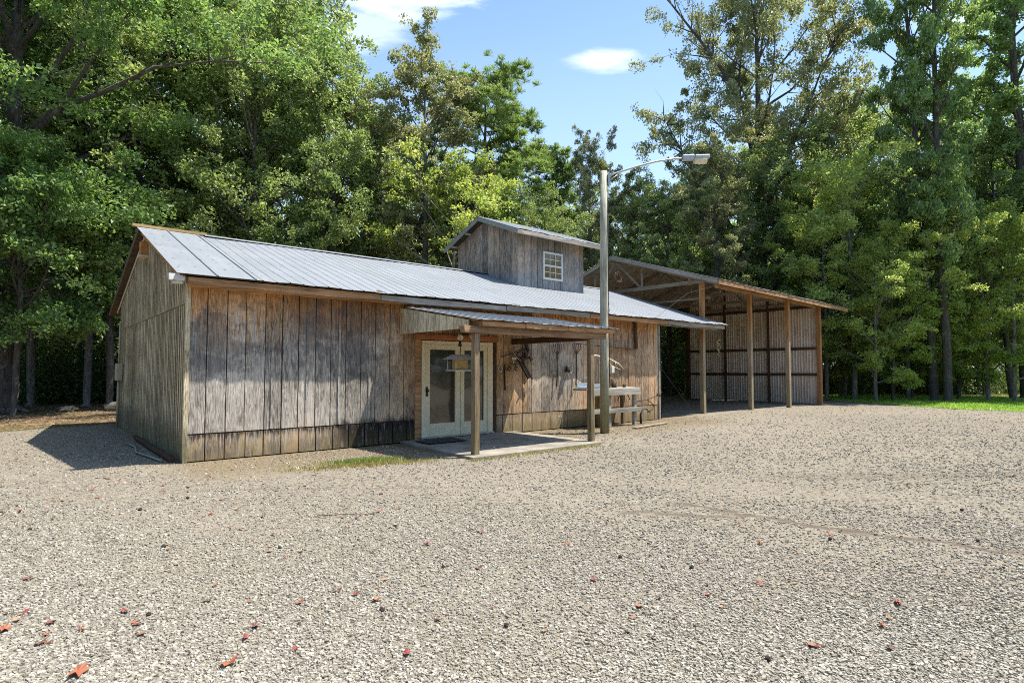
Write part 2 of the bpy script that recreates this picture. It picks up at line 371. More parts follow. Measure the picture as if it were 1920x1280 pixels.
def mat_gravel():
    m, n, b = material('gravel'); o = n.pos()
    v = n.node('ShaderNodeTexVoronoi', dict(feature='F1'), Vector=n.map(o, (1, 1, .3)), Scale=62., Randomness=1.0)
    v2 = n.node('ShaderNodeTexVoronoi', dict(feature='F1'), Vector=n.map(o, (1, 1, .3), (7, 3, 0)), Scale=19., Randomness=1.0)
    r = n.node('ShaderNodeSeparateColor', Color=v.outputs['Color']).outputs[0]
    r2 = n.node('ShaderNodeSeparateColor', Color=v2.outputs['Color']).outputs[1]
    col = n.ramp(r, (0, (0.149, 0.123, 0.092)), (.35, (0.222, 0.194, 0.146)), (.7, (0.291, 0.258, 0.203)), (.96, (0.383, 0.350, 0.278)))
    col2 = n.ramp(r2, (0, (0.098, 0.080, 0.058)), (.16, (0.217, 0.184, 0.138)), (.8, (0.278, 0.242, 0.190)), (1., (0.359, 0.325, 0.257)))
    c = n.mix(.45, col, col2)
    edge = n.step(v.outputs['Distance'], .45, .65, 0, .35)
    c = n.mix(edge, c, (0.080, 0.065, 0.046))
    # dark coarse stones scattered
    v3 = n.node('ShaderNodeTexVoronoi', dict(feature='F1'), Vector=n.map(o, (1, 1, .3), (2, 9, 0)), Scale=9., Randomness=1.0)
    k = n.node('ShaderNodeSeparateColor', Color=v3.outputs['Color']).outputs[2]
    ds = n.m('MULTIPLY', n.step(v3.outputs['Distance'], .26, .16), n.step(k, .70, .74))
    c = n.mix(n.m('MULTIPLY', ds, .85), c, (0.043, 0.033, 0.024))
    c = n.mix(n.step(n.noise(o, 15, 6, .85), .40, .62, .0, .55), c, n.mix(1.0, c, (0.547, 0.518, 0.447), 'MULTIPLY'))
    # fine dusty wheel tracks, bare soil patches
    big = n.noise(o, .22, 4, .6); med = n.noise(o, .9, 5, .65)
    dust = n.step(n.m('ADD', big, n.m('MULTIPLY', med, .3)), .58, .74)
    c = n.mix(n.m('MULTIPLY', dust, .45), c, (0.254, 0.216, 0.162))
    soil = n.step(n.noise(n.map(o, (.6, 1.3, 1), (4, 2, 0)), .55, 6, .72), .60, .75)
    c = n.mix(n.m('MULTIPLY', soil, .5), c, (0.167, 0.131, 0.089))
    spx = n.node('ShaderNodeSeparateXYZ', Vector=o)
    X, Y = spx.outputs[0], spx.outputs[1]
    # scuffed rut, a real dark crease of soil across the yard
    def rut(x0, y0, x1, y1, w, amt, cc):
        dx, dy = x1-x0, y1-y0; L = math.hypot(dx, dy); dx /= L; dy /= L
        al = n.m('ADD', n.m('MULTIPLY', n.m('SUBTRACT', X, x0), dx), n.m('MULTIPLY', n.m('SUBTRACT', Y, y0), dy))
        ac = n.m('ADD', n.m('MULTIPLY', n.m('SUBTRACT', X, x0), -dy), n.m('MULTIPLY', n.m('SUBTRACT', Y, y0), dx))
        ac = n.m('ABSOLUTE', n.m('ADD', ac, n.m('MULTIPLY', n.m('SUBTRACT', n.noise(o, 2.4, 4, .6), .5), .5)))
        mk = n.m('MULTIPLY', n.step(ac, w, w*.2), n.m('MULTIPLY', n.step(al, 0, .25), n.step(al, L, L-.25)))
        return n.mix(n.m('MULTIPLY', n.m('MULTIPLY', mk, n.step(n.noise(o, 9, 4, .7), .25, .5)), amt), cc, (0.085, 0.064, 0.048))
    c = rut(1.75, 6.75, 3.25, 5.3, .11, .8, c); c = rut(1.0, 6.2, 2.4, 6.0, .14, .7, c); c = rut(3.0, 5.6, 4.3, 4.7, .09, .8, c)
    c = rut(.9, 6.65, 1.5, 6.5, .05, .8, c); c = rut(-4.5, 7.3, 1.5, 7.6, .10, .25, c); c = rut(3.5, 8.2, 12., 8.6, .35, .3, c)
    # red soil and leaf dust beside the building
    lt = n.m('ADD', n.m('MULTIPLY', n.m('SUBTRACT', X, P0[0]), -sT), n.m('MULTIPLY', n.m('SUBTRACT', Y, P0[1]), cT))
    tt = n.m('ADD', n.m('MULTIPLY', n.m('SUBTRACT', X, P0[0]), cT), n.m('MULTIPLY', n.m('SUBTRACT', Y, P0[1]), sT))
    near = n.m('MULTIPLY', n.step(n.m('ADD', lt, n.m('MULTIPLY', med, 1.6)), -1.7, -.2), n.m('MULTIPLY', n.step(tt, -.6, .2), n.step(tt, 15., 13.)))
    c = n.mix(n.m('MULTIPLY', near, .7), c, n.ramp(n.noise(o, 16, 5, .7), (.35, (0.075, 0.048, 0.024)), (.6, (0.210, 0.154, 0.076))))
    n.put(b.inputs['Base Color'], c); b.inputs['Roughness'].default_value = .95; b.inputs['Specular IOR Level'].default_value = .15
    h = n.m('SUBTRACT', n.m('MULTIPLY', r, .4), v.outputs['Distance'])
    b1 = n.bump(h, .55, .012)
    n.put(b.inputs['Normal'], n.bump(n.noise(o, 1.6, 5, .6), .3, .04, b1))
    return m
M['gravel'] = mat_gravel()
def mat_stones():
    m, n, b = material('loose stones'); r = n.isl()
    c = n.ramp(r, (0, (0.073, 0.062, 0.048)), (.06, (0.193, 0.170, 0.132)), (.4, (0.261, 0.236, 0.192)), (.75, (0.323, 0.297, 0.242)), (1., (0.462, 0.428, 0.353)))
    warm = n.step(n.noise(n.pos(), .55, 5, .7), .45, .62, 0, .3); c = n.mix(warm, c, (0.261, 0.221, 0.164))
    n.put(b.inputs['Base Color'], c); b.inputs['Roughness'].default_value = .9; b.inputs['Specular IOR Level'].default_value = .12; return m
M['stones'] = mat_stones()
def mat_floor():
    m, n, b = material('leaf litter floor'); o = n.pos()
    v = n.node('ShaderNodeTexVoronoi', dict(feature='F1'), Vector=o, Scale=11., Randomness=1.0)
    r = n.node('ShaderNodeSeparateColor', Color=v.outputs['Color']).outputs[0]
    c = n.ramp(r, (0, (0.047, 0.031, 0.017)), (.5, (0.113, 0.073, 0.040)), (.85, (0.207, 0.139, 0.079)), (1, (0.310, 0.191, 0.103)))
    c = n.mix(n.step(n.noise(o, .5, 5), .45, .6, 0, .5), c, (0.085, 0.087, 0.032))
    n.put(b.inputs['Base Color'], c); b.inputs['Roughness'].default_value = .95
    b.inputs['Specular IOR Level'].default_value = .1; return m
M['floor'] = mat_floor()
def mat_lawn():
    m, n, b = material('lawn soil'); o = n.pos()
    c = n.ramp(n.noise(o, 3, 5, .7), (.35, (.10, .13, .03)), (.65, (.19, .30, .05)))
    n.put(b.inputs['Base Color'], c); b.inputs['Roughness'].default_value = .95; return m
M['lawn'] = mat_lawn()
def mat_leaf(name, stops, trans=.42, rough=.42, spec=.5, tint=1.25):
    m, n, b = material(name); r = n.isl()
    big = n.noise(n.pos(), .45, 3, .6)
    f = n.m('ADD', n.m('MULTIPLY', r, .62), n.m('MULTIPLY', n.step(big, .30, .70), .38))
    oi = n.n.new('ShaderNodeObjectInfo').outputs['Random']
    c = n.ramp(f, *stops)
    c = n.mix(n.m('MULTIPLY', oi, .25), c, tuple(min(1, q) for q in (stops[1][1][0]*1.3, stops[1][1][1]*1.1, stops[1][1][2]*.95)))
    n.put(b.inputs['Base Color'], c); b.inputs['Roughness'].default_value = rough; b.inputs['Specular IOR Level'].default_value = spec
    tc = n.mix(1.0, c, (1.22*tint, 1.24*tint, .75*tint), 'MULTIPLY')
    tr = n.node('ShaderNodeBsdfTranslucent', Color=tc)
    mx = n.node('ShaderNodeMixShader', Fac=trans); n.l.new(b.outputs[0], mx.inputs[1]); n.l.new(tr.outputs[0], mx.inputs[2])
    n.l.new(mx.outputs[0], m.node_tree.nodes['Material Output'].inputs[0]); return m
M['leaf_green'] = mat_leaf('leaf green', ((0, (0.064, 0.130, 0.040)), (.45, (0.157, 0.256, 0.080)), (.8, (0.264, 0.381, 0.136)), (1, (0.442, 0.521, 0.224))), .44)
M['leaf_oak'] = mat_leaf('leaf oak', ((0, (0.090, 0.139, 0.053)), (.45, (0.225, 0.298, 0.114)), (.8, (0.360, 0.422, 0.185)), (1, (0.540, 0.538, 0.282))), .46)
M['leaf_olive'] = mat_leaf('leaf olive', ((0, (.11, .125, .07)), (.45, (.25, .275, .145)), (.8, (.38, .38, .22)), (1, (.58, .47, .31))), .42)
M['leaf_yellow'] = mat_leaf('leaf yellow green', ((0, (.12, .17, .05)), (.45, (.29, .37, .10)), (.8, (.44, .49, .15)), (1, (.64, .60, .23))), .48)
M['leaf_gum'] = mat_leaf('leaf gum', ((0, (.085, .15, .06)), (.45, (.21, .31, .12)), (.8, (.34, .44, .18)), (1, (.54, .58, .28))), .46)
M['needle'] = mat_leaf('pine needle', ((0, (.085, .14, .06)), (.45, (.20, .30, .11)), (.8, (.31, .40, .15)), (1, (.48, .50, .22))), .28, .5)
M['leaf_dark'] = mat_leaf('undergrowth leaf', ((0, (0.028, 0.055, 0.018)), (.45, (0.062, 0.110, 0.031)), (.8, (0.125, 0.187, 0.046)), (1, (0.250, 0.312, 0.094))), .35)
M['grass'] = mat_leaf('grass blade', ((0, (0.150, 0.213, 0.037)), (.45, (0.250, 0.413, 0.062)), (.8, (0.375, 0.537, 0.088)), (1, (0.525, 0.575, 0.150))), .4)
M['grass_tuft'] = mat_leaf('tuft blade', ((0, (.10, .13, .03)), (.45, (.17, .24, .05)), (.8, (.26, .33, .08)), (1, (.40, .38, .14))), .35)
M['grass_dry'] = mat_leaf('dry grass blade', ((0, (.20, .15, .06)), (.45, (.30, .25, .09)), (.8, (.34, .36, .10)), (1, (.48, .42, .2))), .3)
def mat_bark(name, lo, hi):
    m, n, b = material(name); o = n.obj()
    g = n.noise(n.map(o, (14, 14, 2.6)), 1., 7, .75, .8); pale = n.noise(o, 2.0, 4, .6)
    c = n.ramp(g, (.35, lo), (.65, hi)); c = n.mix(n.step(pale, .56, .68, 0, .55), c, (.26, .255, .22))
    n.put(b.inputs['Base Color'], c); b.inputs['Roughness'].default_value = .95; n.put(b.inputs['Normal'], n.bump(g, .9, .04)); return m
M['bark'] = mat_bark('bark', (.035, .028, .022), (.16, .135, .11))
M['bark_pale'] = mat_bark('pale bark', (.07, .06, .05), (.30, .27, .23))

# ------------------------------------------------------------------ ground, yard, lawn, slab
def sheet(name, pts, z, mat):
    me = bpy.data.meshes.new(name); bm = bmesh.new()
    f = bm.faces.new([bm.verts.new((x, y, z)) for x, y in pts]); bmesh.ops.triangulate(bm, faces=[f])
    for f in bm.faces:
        if f.normal.z < 0: f.normal_flip()
    bm.to_mesh(me); bm.free(); me.materials.append(mat)
    return tag(link(name, me), kind='structure')
def strip(name, near, far, z, mat):      # ground between two lines that share their x values
    n = len(near); V = [(x, y, z) for x, y in near] + [(x, y, z) for x, y in far]
    return tag(link(name, np_mesh(name, V, [(i, i+1, n+i+1, n+i) for i in range(n-1)], False, [mat])), kind='structure')
def rough_line(pts, amp, seed, step=.5):
    r = random.Random(seed); out = []
    for (x0, y0), (x1, y1) in zip(pts[:-1], pts[1:]):
        n = max(1, int(math.hypot(x1-x0, y1-y0)/step))
        for i in range(n): out.append((x0+(x1-x0)*i/n + r.uniform(-amp, amp), y0+(y1-y0)*i/n + r.uniform(-amp, amp)))
    return out + [pts[-1]]
sheet('ground', [(-600, -600), (600, -600), (600, 600), (-600, 600)], -.03, M['floor'])
far_edge = rough_line([(-40, 13), (-22, 12.0), (-16, 12.6), (-13, 13.6), (-11.6, 15.0), (-10.9, 17.5), (-9, 21), (-2, 28), (5, 34.5), (12, 34), (14.6, 31), (15.8, 27.5), (16.1, 24.3), (17.0, 21.9), (19, 20.4), (25, 19), (40, 17.2), (70, 16)], .22, 3)
far_edge = sorted(far_edge)
strip('gravel_yard', [(x, -40) for x, y in far_edge], far_edge, 0.0, M['gravel'])
lawn_pts = rough_line([(14.8, 31), (15.9, 27.4), (16.3, 24.2), (17.1, 21.7), (19, 20.2), (25, 18.8), (40, 17), (70, 15.8)], .15, 5) + [(70, 24), (40, 28), (30, 32), (22, 34.5), (16, 34)]
lawn_near = sorted(lawn_pts[:-5])
strip('lawn', lawn_near, [(x, float(np.interp(x, [14.7, 16, 22, 30, 40, 70], [31.6, 34, 34.5, 32, 28, 24]))) for x, y in lawn_near], .008, M['lawn'])
sl = MB(); sl.poly([(3.74, -2.74, -.05), (6.98, -2.72, -.05), (6.98, -.02, -.05), (3.90, -.02, -.05)], (0, 0, .10))
slab = sl.build('porch_slab', M['concrete'], None, .012); slab.location = W(0, 0, 0); slab.rotation_euler = (0, 0, TH)
tag(slab, kind='structure')

# ------------------------------------------------------------------ the barn
R = random.Random(11)
L, D = 12.7, 8.4
SLF, SLR, RID = .348, .296, 4.2
def zroof(s, t=0): return 4.586 - (RID-s)*SLF if s < RID else 4.586 - (s-RID)*SLR       # underside of the metal
barn = thing('barn', 'long weathered board barn with a galvanised metal roof, porch and cupola', 'barn')

def boards(mb, a0, a1, step, z0, ztop, plane, gap=.012, jit=.004, holes=(), th=.02, zb=None):
    """vertical boards standing proud of plane ('s' wall: along t at s=plane; 't' wall: along s at t=plane)"""
    x = a0
    while x < a1 - .02:
        x2 = min(a1, x + step*R.uniform(.94, 1.06))
        if a1 - x2 < step*.3: x2 = a1
        for h0, h1, _a, _b in holes:
            if x < h0 - .03 < h0 < x2: x2 = h0
            elif x < h1 - .03 < h1 < x2: x2 = h1
        g = gap*R.uniform(.6, 1.4); p = R.uniform(0, jit)
        for zs, ze in ((z0, None),):
            lo = zs
            za = ztop(x+g/2); zb_ = ztop(x2-g/2)
            segs = [(lo, None)]
            for h0, h1, hz0, hz1 in holes:
                if x2 > h0+.01 and x < h1-.01: segs = ([(lo, hz0)] if hz0 > lo + .02 else []) + [(hz1, None)]
            for l0, l1 in segs:
                ta, tb = (za, zb_) if l1 is None else (l1, l1)
                if plane[0] == 's':
                    q = plane[1]
                    P = [(x+g/2, q, l0), (x2-g/2, q, l0), (x2-g/2, q, tb), (x+g/2, q, ta)]; d = (0, -(th+p), 0)
                else:
                    q = plane[1]; sg = -1 if plane[0] == 't' else 1
                    P = [(q, x+g/2, l0), (q, x2-g/2, l0), (q, x2-g/2, tb), (q, x+g/2, ta)]; d = (sg*(th+p), 0, 0)
                mb.poly(P, d)
        x = x2
# front wall (t 0..L) with the door opening; two tiers split by a horizontal seam
DO = (4.34, 6.32, -1, 2.16)
fw = MB(); bk_ = MB()
bk_.poly([(0, .03, .02), (DO[0], .03, .02), (DO[0], .03, 2.94), (0, .03, 2.94)], (0, .08, 0))
bk_.poly([(DO[1], .03, .02), (L, .03, .02), (L, .03, 2.94), (DO[1], .03, 2.94)], (0, .08, 0))
bk_.poly([(DO[0], .03, DO[3]), (DO[1], .03, DO[3]), (DO[1], .03, 2.94), (DO[0], .03, 2.94)], (0, .08, 0))
boards(fw, 0, L, .31, .462, lambda t: 2.95, ('s', .028), holes=((DO[0], DO[1], 0, DO[3]),), gap=.016)
boards(fw, 0, DO[0], .31, .02, lambda t: .44 + R.uniform(-.006, .006), ('s', .028), gap=.018, jit=.008)
boards(fw, DO[1], L, .31, .02, lambda t: .44 + R.uniform(-.006, .006), ('s', .028), gap=.018, jit=.008)
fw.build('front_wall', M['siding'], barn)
# battens, a few thin raised strips on the left boards
bt = MB()
for t in (1.36, 1.98, 2.6, 3.22): bt.box((t-.018, -.012, .47), (t+.018, .004, 2.9), .003, R)
bt.build('siding_strip', M['siding'], barn)
# left gable wall
sw = MB()
bk_.poly([(.03, .02, .0), (.03, D, .0), (.03, D, zroof(D)-.12), (.03, RID, zroof(RID)-.13), (.03, .02, zroof(0)-.1)], (.08, 0, 0))
boards(sw, 0, D, .15, 0.0, lambda s: 2.57, ('t', .028), gap=.034, th=.03, jit=.003)
boards(sw, 0, D, .145, 2.585, lambda s: zroof(s)-.12, ('t', .014), gap=.034, jit=.003, th=.03)
sw.build('gable_wall', M['siding_side'], barn)
gv = MB(); x = .15  # flush dark strips: shadow and dirt of the board gaps built as colour
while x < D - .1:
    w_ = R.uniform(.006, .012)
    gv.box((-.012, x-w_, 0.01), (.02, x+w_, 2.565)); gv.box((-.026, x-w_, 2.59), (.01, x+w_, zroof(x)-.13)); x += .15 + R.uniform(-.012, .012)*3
gv.build('siding_strip', M['groove_shade'], barn)
bk_.build('backing', M['dark_beam'], barn)
cb = MB(); cb.box((-.018, -.03, .0), (.05, .05, 2.9), .004, R); cb.build('corner_board', M['siding_side'], barn)
rw = MB()
rw.poly([(L-.03, 0, 0), (L-.03, D, 0), (L-.03, D, zroof(D)-.12), (L-.03, RID, zroof(RID)-.13), (L-.03, 0, zroof(0)-.1)], (-.08, 0, 0))
boards(rw, 0, D, .3, 0.0, lambda s: zroof(s)-.12, ('T', L-.028), gap=.02)
rw.poly([(0, D-.03, 0), (L, D-.03, 0), (L, D-.03, 3.2), (0, D-.03, 3.2)], (0, .06, 0))
rw.build('rear_wall', M['siding_side'], barn)

def ribbed(mb, a0, a1, top0, top1, e_s0, e_s1, zf, pitch=.229, rib=.008, w=.045, rag=.0, sub=3, th=.004):
    """ribbed sheet: runs along t; top0/top1 = t limits at s=e_s1 (ridge), a0/a1 = at s=e_s0 (eave)"""
    prof = []
    n = int(round((a1-a0)/pitch)); rr = random.Random(5)
    for i in range(n):
        u = i/n; du = 1/n
        prof += [(u, 0), (u + du*.44, 0), (u + du*.47, 1), (u+du*.53, 1), (u+du*.56, 0)]
    prof.append((1, 0))
    rows = [k/sub for k in range(sub+1)]
    vs = []; 
    for r in rows:
        for u, h in prof:
            t = (a0+(a1-a0)*u)*(1-r) + (top0+(top1-top0)*u)*r
            s = e_s0 + (e_s1-e_s0)*r
            if r == 0: s += rag*math.sin(u*190)*.5 + rag*rr.uniform(-1, 1)*.3
            z = zf(s, t) + .006 + h*rib + .008*math.sin(t*1.7+s*2.1) + (.006*math.sin(t*9) if r == 0 else 0)
            vs.append((t, s, z))
    m = len(prof); base = len(vs)
    fs = [(r*m+i, r*m+i+1, (r+1)*m+i+1, (r+1)*m+i) for r in range(sub) for i in range(m-1)]
    vs += [(x, y, z-th) for x, y, z in vs]
    fs += [tuple(base+q for q in f[::-1]) for f in fs]
    fs += [(i+1, i, base+i, base+i+1) for i in range(m-1)]
    fs += [(r*m, (r+1)*m, base+(r+1)*m, base+r*m) for r in range(sub)] + [(r*m+m-1, base+r*m+m-1, base+(r+1)*m+m-1, (r+1)*m+m-1) for r in range(sub)]
    mb.add(vs, fs)
EV = -.38
rf = MB()
ribbed(rf, .95, 16.1, .95, 15.42, EV, RID, zroof, rag=.012)
ribbed(rf, -.2, 15.42, -.2, 15.42, 9.42, RID, zroof, sub=2)
# two wide flat sheets with standing seams at the left end
for q0, q1 in ((-.22, .36), (.37, .95)):
    rf.poly([(q0, EV, zroof(EV)+.010), (q1, EV, zroof(EV)+.010), (q1, RID, zroof(RID)+.010), (q0, RID, zroof(RID)+.010)], (0, 0, .005))
    rf.bar((q1, EV, zroof(EV)+.024), (q1, RID, zroof(RID)+.024), .022, .02)
roof = rf.build('roof', M['roof'], barn)
rc = MB()
for k in range(6):
    a = 1.1 + k*2.4; b = min(15.42, a+2.46); o_ = .003*(k % 2)
    rc.poly([(a, RID-.16, zroof(RID-.16)+.036+o_), (a, RID, 4.628+o_), (a, RID+.16, zroof(RID+.16)+.036+o_), (a, RID, 4.618+o_)], (b-a, 0, 0))
rc.build('ridge_cap', M['roof'], roof)
yb = MB(); yb.box((-.3, RID-.03, 4.60), (1.15, RID+.05, 4.66), .004, R); yb.build('ridge_board', M['ridge_wood'], roof)
dk = MB()
def deck(mb, a0, a1, b0, b1, s0, s1, zf, th=.022, drop=.004):
    mb.add([(a0, s0, zf(s0)-drop), (a1, s0, zf(s0)-drop), (b1, s1, zf(s1)-drop), (b0, s1, zf(s1)-drop),
            (a0, s0, zf(s0)-drop-th), (a1, s0, zf(s0)-drop-th), (b1, s1, zf(s1)-drop-th), (b0, s1, zf(s1)-drop-th)],
           [(0, 1, 2, 3), (7, 6, 5, 4), (0, 4, 5, 1), (1, 5, 6, 2), (2, 6, 7, 3), (3, 7, 4, 0)])
deck(dk, -.17, 16.0, -.17, 15.36, EV+.05, RID, zroof); deck(dk, -.17, 15.36, -.17, 15.36, 9.38, RID+.01, zroof, .022, .006)
dk.build('roof_deck', M['deck'], barn)
# fascia boards along the front eave, uneven lengths
for k, (a, b, zo, mt) in enumerate(((-.05, 3.28, -.005, 'fascia'), (3.3, 6.45, -.012, 'fascia_grey'), (6.48, 9.3, .006, 'fascia_grey'), (9.32, 12.75, -.004, 'fascia'), (12.77, 15.95, .0, 'fascia_grey'))):
    f = MB(); z = zroof(EV)-.02+zo
    n = 8; pts = []
    for i in range(n+1):
        t = a+(b-a)*i/n; pts.append((t, z-.115+.010*math.sin(t*2.3+k)+R.uniform(-.005, .005)))
    f.poly([(a, EV+.06, z), *[(t, EV+.06, q) for t, q in pts], (b, EV+.06, z)], (0, .038, 0))
    f.build('fascia_board', M[mt], barn)
rk = MB()
rk.bar((-.11, EV+.08, zroof(EV+.08)-.085), (-.11, RID, zroof(RID)-.085), .03, .12); rk.build('rake_board', M['fascia'], barn)
rk = MB(); rk.bar((-.04, RID, zroof(RID)-.10), (-.04, 8.9, zroof(8.9)-.10), .02, .05); rk.build('rake_board', M['trim_white'], barn)
eb = MB(); eb.box((-.31, -.30, 2.905), (-.10, -.17, 3.0), .012, R); eb.box((-.26, -.27, 2.86), (-.12, -.16, 2.90), .008, R)
eb.build('eave_block', M['trim_white'], barn)
# log plate visible under the eave, left of the porch, and rafters at the right overhang
lp = MB(); lp.tube([(a, -.10+R.uniform(-.008, .008), 2.88+R.uniform(-.008, .008)) for a in np.linspace(-.02, 6.9, 12)], .055, 8); lp.build('eave_pole', M['fascia'], barn)
for t in (13.3, 14.3, 15.25):
    r_ = MB(); r_.bar((t, EV+.06, zroof(EV+.06)-.095), (t, RID, zroof(RID)-.095), .04, .12); r_.build('rafter', M['rafter'], barn)
bm_ = MB(); bm_.box((12.72, -.08, 2.84), (15.9, .02, 2.96), .006, R); bm_.build('eave_beam', M['fascia_grey'], barn)
cv_ = MB(); cv_.box((12.66, -.032, .02), (12.73, .05, 2.92), .004, R); cv_.build('corner_board', M['fascia_grey'], barn)

# cupola
CT0, CT1, CS0, CS1 = 9.32, 12.22, 2.62, 5.7
def zcup(s, t=0): return 6.40 - abs(s-4.16)*.385
cw = MB()
def cwall(P, d): cw.poly(P, d)
ck = MB(); ck.poly([(CT0+.02, CS0+.02, 3.8), (CT1-.02, CS0+.02, 3.8), (CT1-.02, CS0+.02, 5.72), (CT0+.02, CS0+.02, 5.72)], (0, .05, 0))
ck.poly([(CT0+.02, CS0+.08, 3.8), (CT0+.02, CS1, 3.8), (CT0+.02, CS1, zcup(CS1)-.05), (CT0+.02, 4.16, zcup(4.16)-.05), (CT0+.02, CS0+.08, zcup(CS0)-.05)], (.05, 0, 0)); ck.build('cupola_backing', M['dark_beam'], barn)
cw.poly([(CT1-.02, CS0+.02, 3.8), (CT1-.02, CS1, 3.8), (CT1-.02, CS1, zcup(CS1)-.05), (CT1-.02, 4.16, zcup(4.16)-.05), (CT1-.02, CS0+.02, zcup(CS0)-.05)], (-.05, 0, 0))
cw.poly([(CT0, CS1, 3.8), (CT1, CS1, 3.8), (CT1, CS1, 5.75), (CT0, CS1, 5.75)], (0, .04, 0))
boards(cw, CT0, CT1, .27, 3.99, lambda t: 5.76, ('s', CS0+.018), gap=.022, jit=.005, holes=((10.36, 11.22, 4.33, 5.22),))
boards(cw, CS0, CS1, .30, 3.9, lambda s: zcup(s)-.05, ('t', CT0+.018), gap=.016, jit=.004)
cw.build('cupola_wall', M['siding_cupola'], barn)
cr = MB()
ribbed(cr, 8.95, 12.82, 8.95, 12.82, 2.2, 4.16, zcup, sub=1, rag=.01); ribbed(cr, 8.95, 12.82, 8.95, 12.82, 6.12, 4.16, zcup, sub=1, rag=.01)
croof = cr.build('cupola_roof', M['roof'], barn)
tr = MB(); tr.bar((8.97, 2.2, zcup(2.2)-.075), (8.97, 4.16, zcup(4.16)-.075), .02, .14); tr.bar((8.97, 4.17, zcup(4.17)-.075), (8.97, 6.1, zcup(6.1)-.075), .02, .14)
tr.build('metal_trim', M['grey_metal'], croof)
tr = MB(); tr.box((8.96, 2.2, 5.505), (12.8, 2.235, 5.635), .006, R); tr.build('fascia_board', M['fascia_grey'], croof)
tr = MB(); deck(tr, 8.98, 12.78, 8.98, 12.78, 2.24, 4.15, zcup, .03, .008); deck(tr, 8.98, 12.78, 8.98, 12.78, 6.05, 4.17, zcup, .03, .008); tr.build('roof_deck', M['deck'], croof)
for s in (2.5, 3.3, 5.0, 5.8):
    tr = MB(); tr.bar((8.985, s, zcup(s)-.07), (9.3, s, zcup(s)-.07), .06, .06); tr.build('lookout', M['trim_white'], croof)
win = MB(); wt = (10.36, 11.22); wz = (4.33, 5.22); y = CS0-.035
win.box((wt[0], y, wz[0]), (wt[0]+.06, y+.07, wz[1])); win.box((wt[1]-.06, y, wz[0]), (wt[1], y+.07, wz[1]))
win.box((wt[0]+.06, y+.002, wz[1]-.06), (wt[1]-.06, y+.068, wz[1])); win.box((wt[0]+.06, y+.002, wz[0]), (wt[1]-.06, y+.068, wz[0]+.07))
win.box((wt[0]+.06, y+.01, 4.755), (wt[1]-.06, y+.06, 4.81))
wo = win.build('window', M['white'], barn, .004)
mu = MB()
for zz in ((4.40, 4.755), (4.81, 5.16)):
    for k in (1, 2):
        t = wt[0]+.06+(wt[1]-wt[0]-.12)*k/3; mu.box((t-.009, y+.02, zz[0]), (t+.009, y+.04, zz[1]))
    zm = (zz[0]+zz[1])/2; mu.box((wt[0]+.06, y+.022, zm-.009), (wt[1]-.06, y+.038, zm+.009))
mu.build('muntin', M['white'], wo)
pn = MB(); pn.box((wt[0]+.03, y+.045, 4.36), (wt[1]-.03, y+.052, 5.19)); pn.build('pane', M['glass_warm'], wo)

# door: cream frame, glazed leaf left and right
df = MB(); y0, y1 = -.045, .08
df.box((4.40, y0, .06), (4.47, y1, 2.12)); df.box((6.13, y0, .06), (6.28, y1, 2.12)); df.box((4.47, y0+.002, 2.04), (6.13, y1, 2.118))
df.build('door_frame', M['door'], barn, .004)
def leaf(t0, t1, g0, g1, hand):
    d = MB(); a, b = -.03, .03
    d.box((t0, a, .09), (g0, b, 2.035)); d.box((g1, a, .09), (t1, b, 2.035))
    d.box((g0, a+.002, 1.93), (g1, b-.002, 2.035)); d.box((g0, a+.002, .09), (g1, b-.002, .36))
    o = d.build('door', M['door'], barn, .004)
    p = MB(); p.box((g0-.01, 0, .35), (g1+.01, .008, 1.94)); p.build('pane', M['glass'], o)
    if hand:
        h = MB(); h.tube([(t0+.045, -.03, 1.06), (t0+.045, -.075, 1.06)], .014, 8); h.tube([(t0+.045, -.075, 1.06), (t0+.045, -.095, 1.06)], .028, 10)
        h.box((t0+.02, -.038, .94), (t0+.07, -.03, 1.14)); h.build('handle', M['darkiron'], o)
leaf(4.475, 5.385, 4.60, 5.25, True); leaf(5.395, 6.125, 5.49, 6.03, False)
hd = MB(); hd.box((4.24, -.05, 2.135), (6.44, .02, 2.235), .004, R); hd.box((4.20, -.058, 2.24), (6.48, .0, 2.262), .003, R)
hd.build('door_header', M['header'], barn)
for a, b in ((4.25, 4.385), (6.30, 6.41)):
    j = MB(); j.box((a, -.02, .04), (b, .02, 2.13), .003, R); j.build('door_jamb', M['dark_beam'] if a > 5 else M['fascia'], barn)
th_ = MB(); th_.box((4.36, -.10, .062), (6.3, .05, .09)); th_.build('threshold', M['grey_metal'], barn)
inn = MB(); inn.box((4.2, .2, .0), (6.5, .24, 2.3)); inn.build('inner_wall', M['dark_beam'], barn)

# porch
def zp(s, t=0): return 2.80 + s*(.435/2.6)
pr = MB(); ribbed(pr, 3.86, 7.62, 3.86, 7.6, -2.68, -.03, zp, rag=.02, sub=1, th=.004, rib=.015)
prf = pr.build('porch_roof', M['roof'], barn)
pd = MB()
for k in range(7):
    s = -.3 - k*.37; pd.box((3.9, s-.05, zp(s)-.03), (7.5, s+.05, zp(s)-.008))
pd.build('purlin', M['fascia'], prf)
for t in (4.0, 5.1, 6.2, 7.3):
    r_ = MB(); r_.bar((t, -2.6, zp(-2.6)-.075), (t, -.03, zp(0)-.08), .04, .085); r_.build('rafter', M['beam'], barn)
fb = MB(); fb.box((4.02, -2.64, 2.255), (5.0, -2.60, 2.345), .006, R); fb.box((5.02, -2.645, 2.26), (6.1, -2.605, 2.342), .006, R); fb.box((6.12, -2.64, 2.265), (7.5, -2.60, 2.345), .006, R)
fb.build('porch_fascia', M['fascia'], barn)
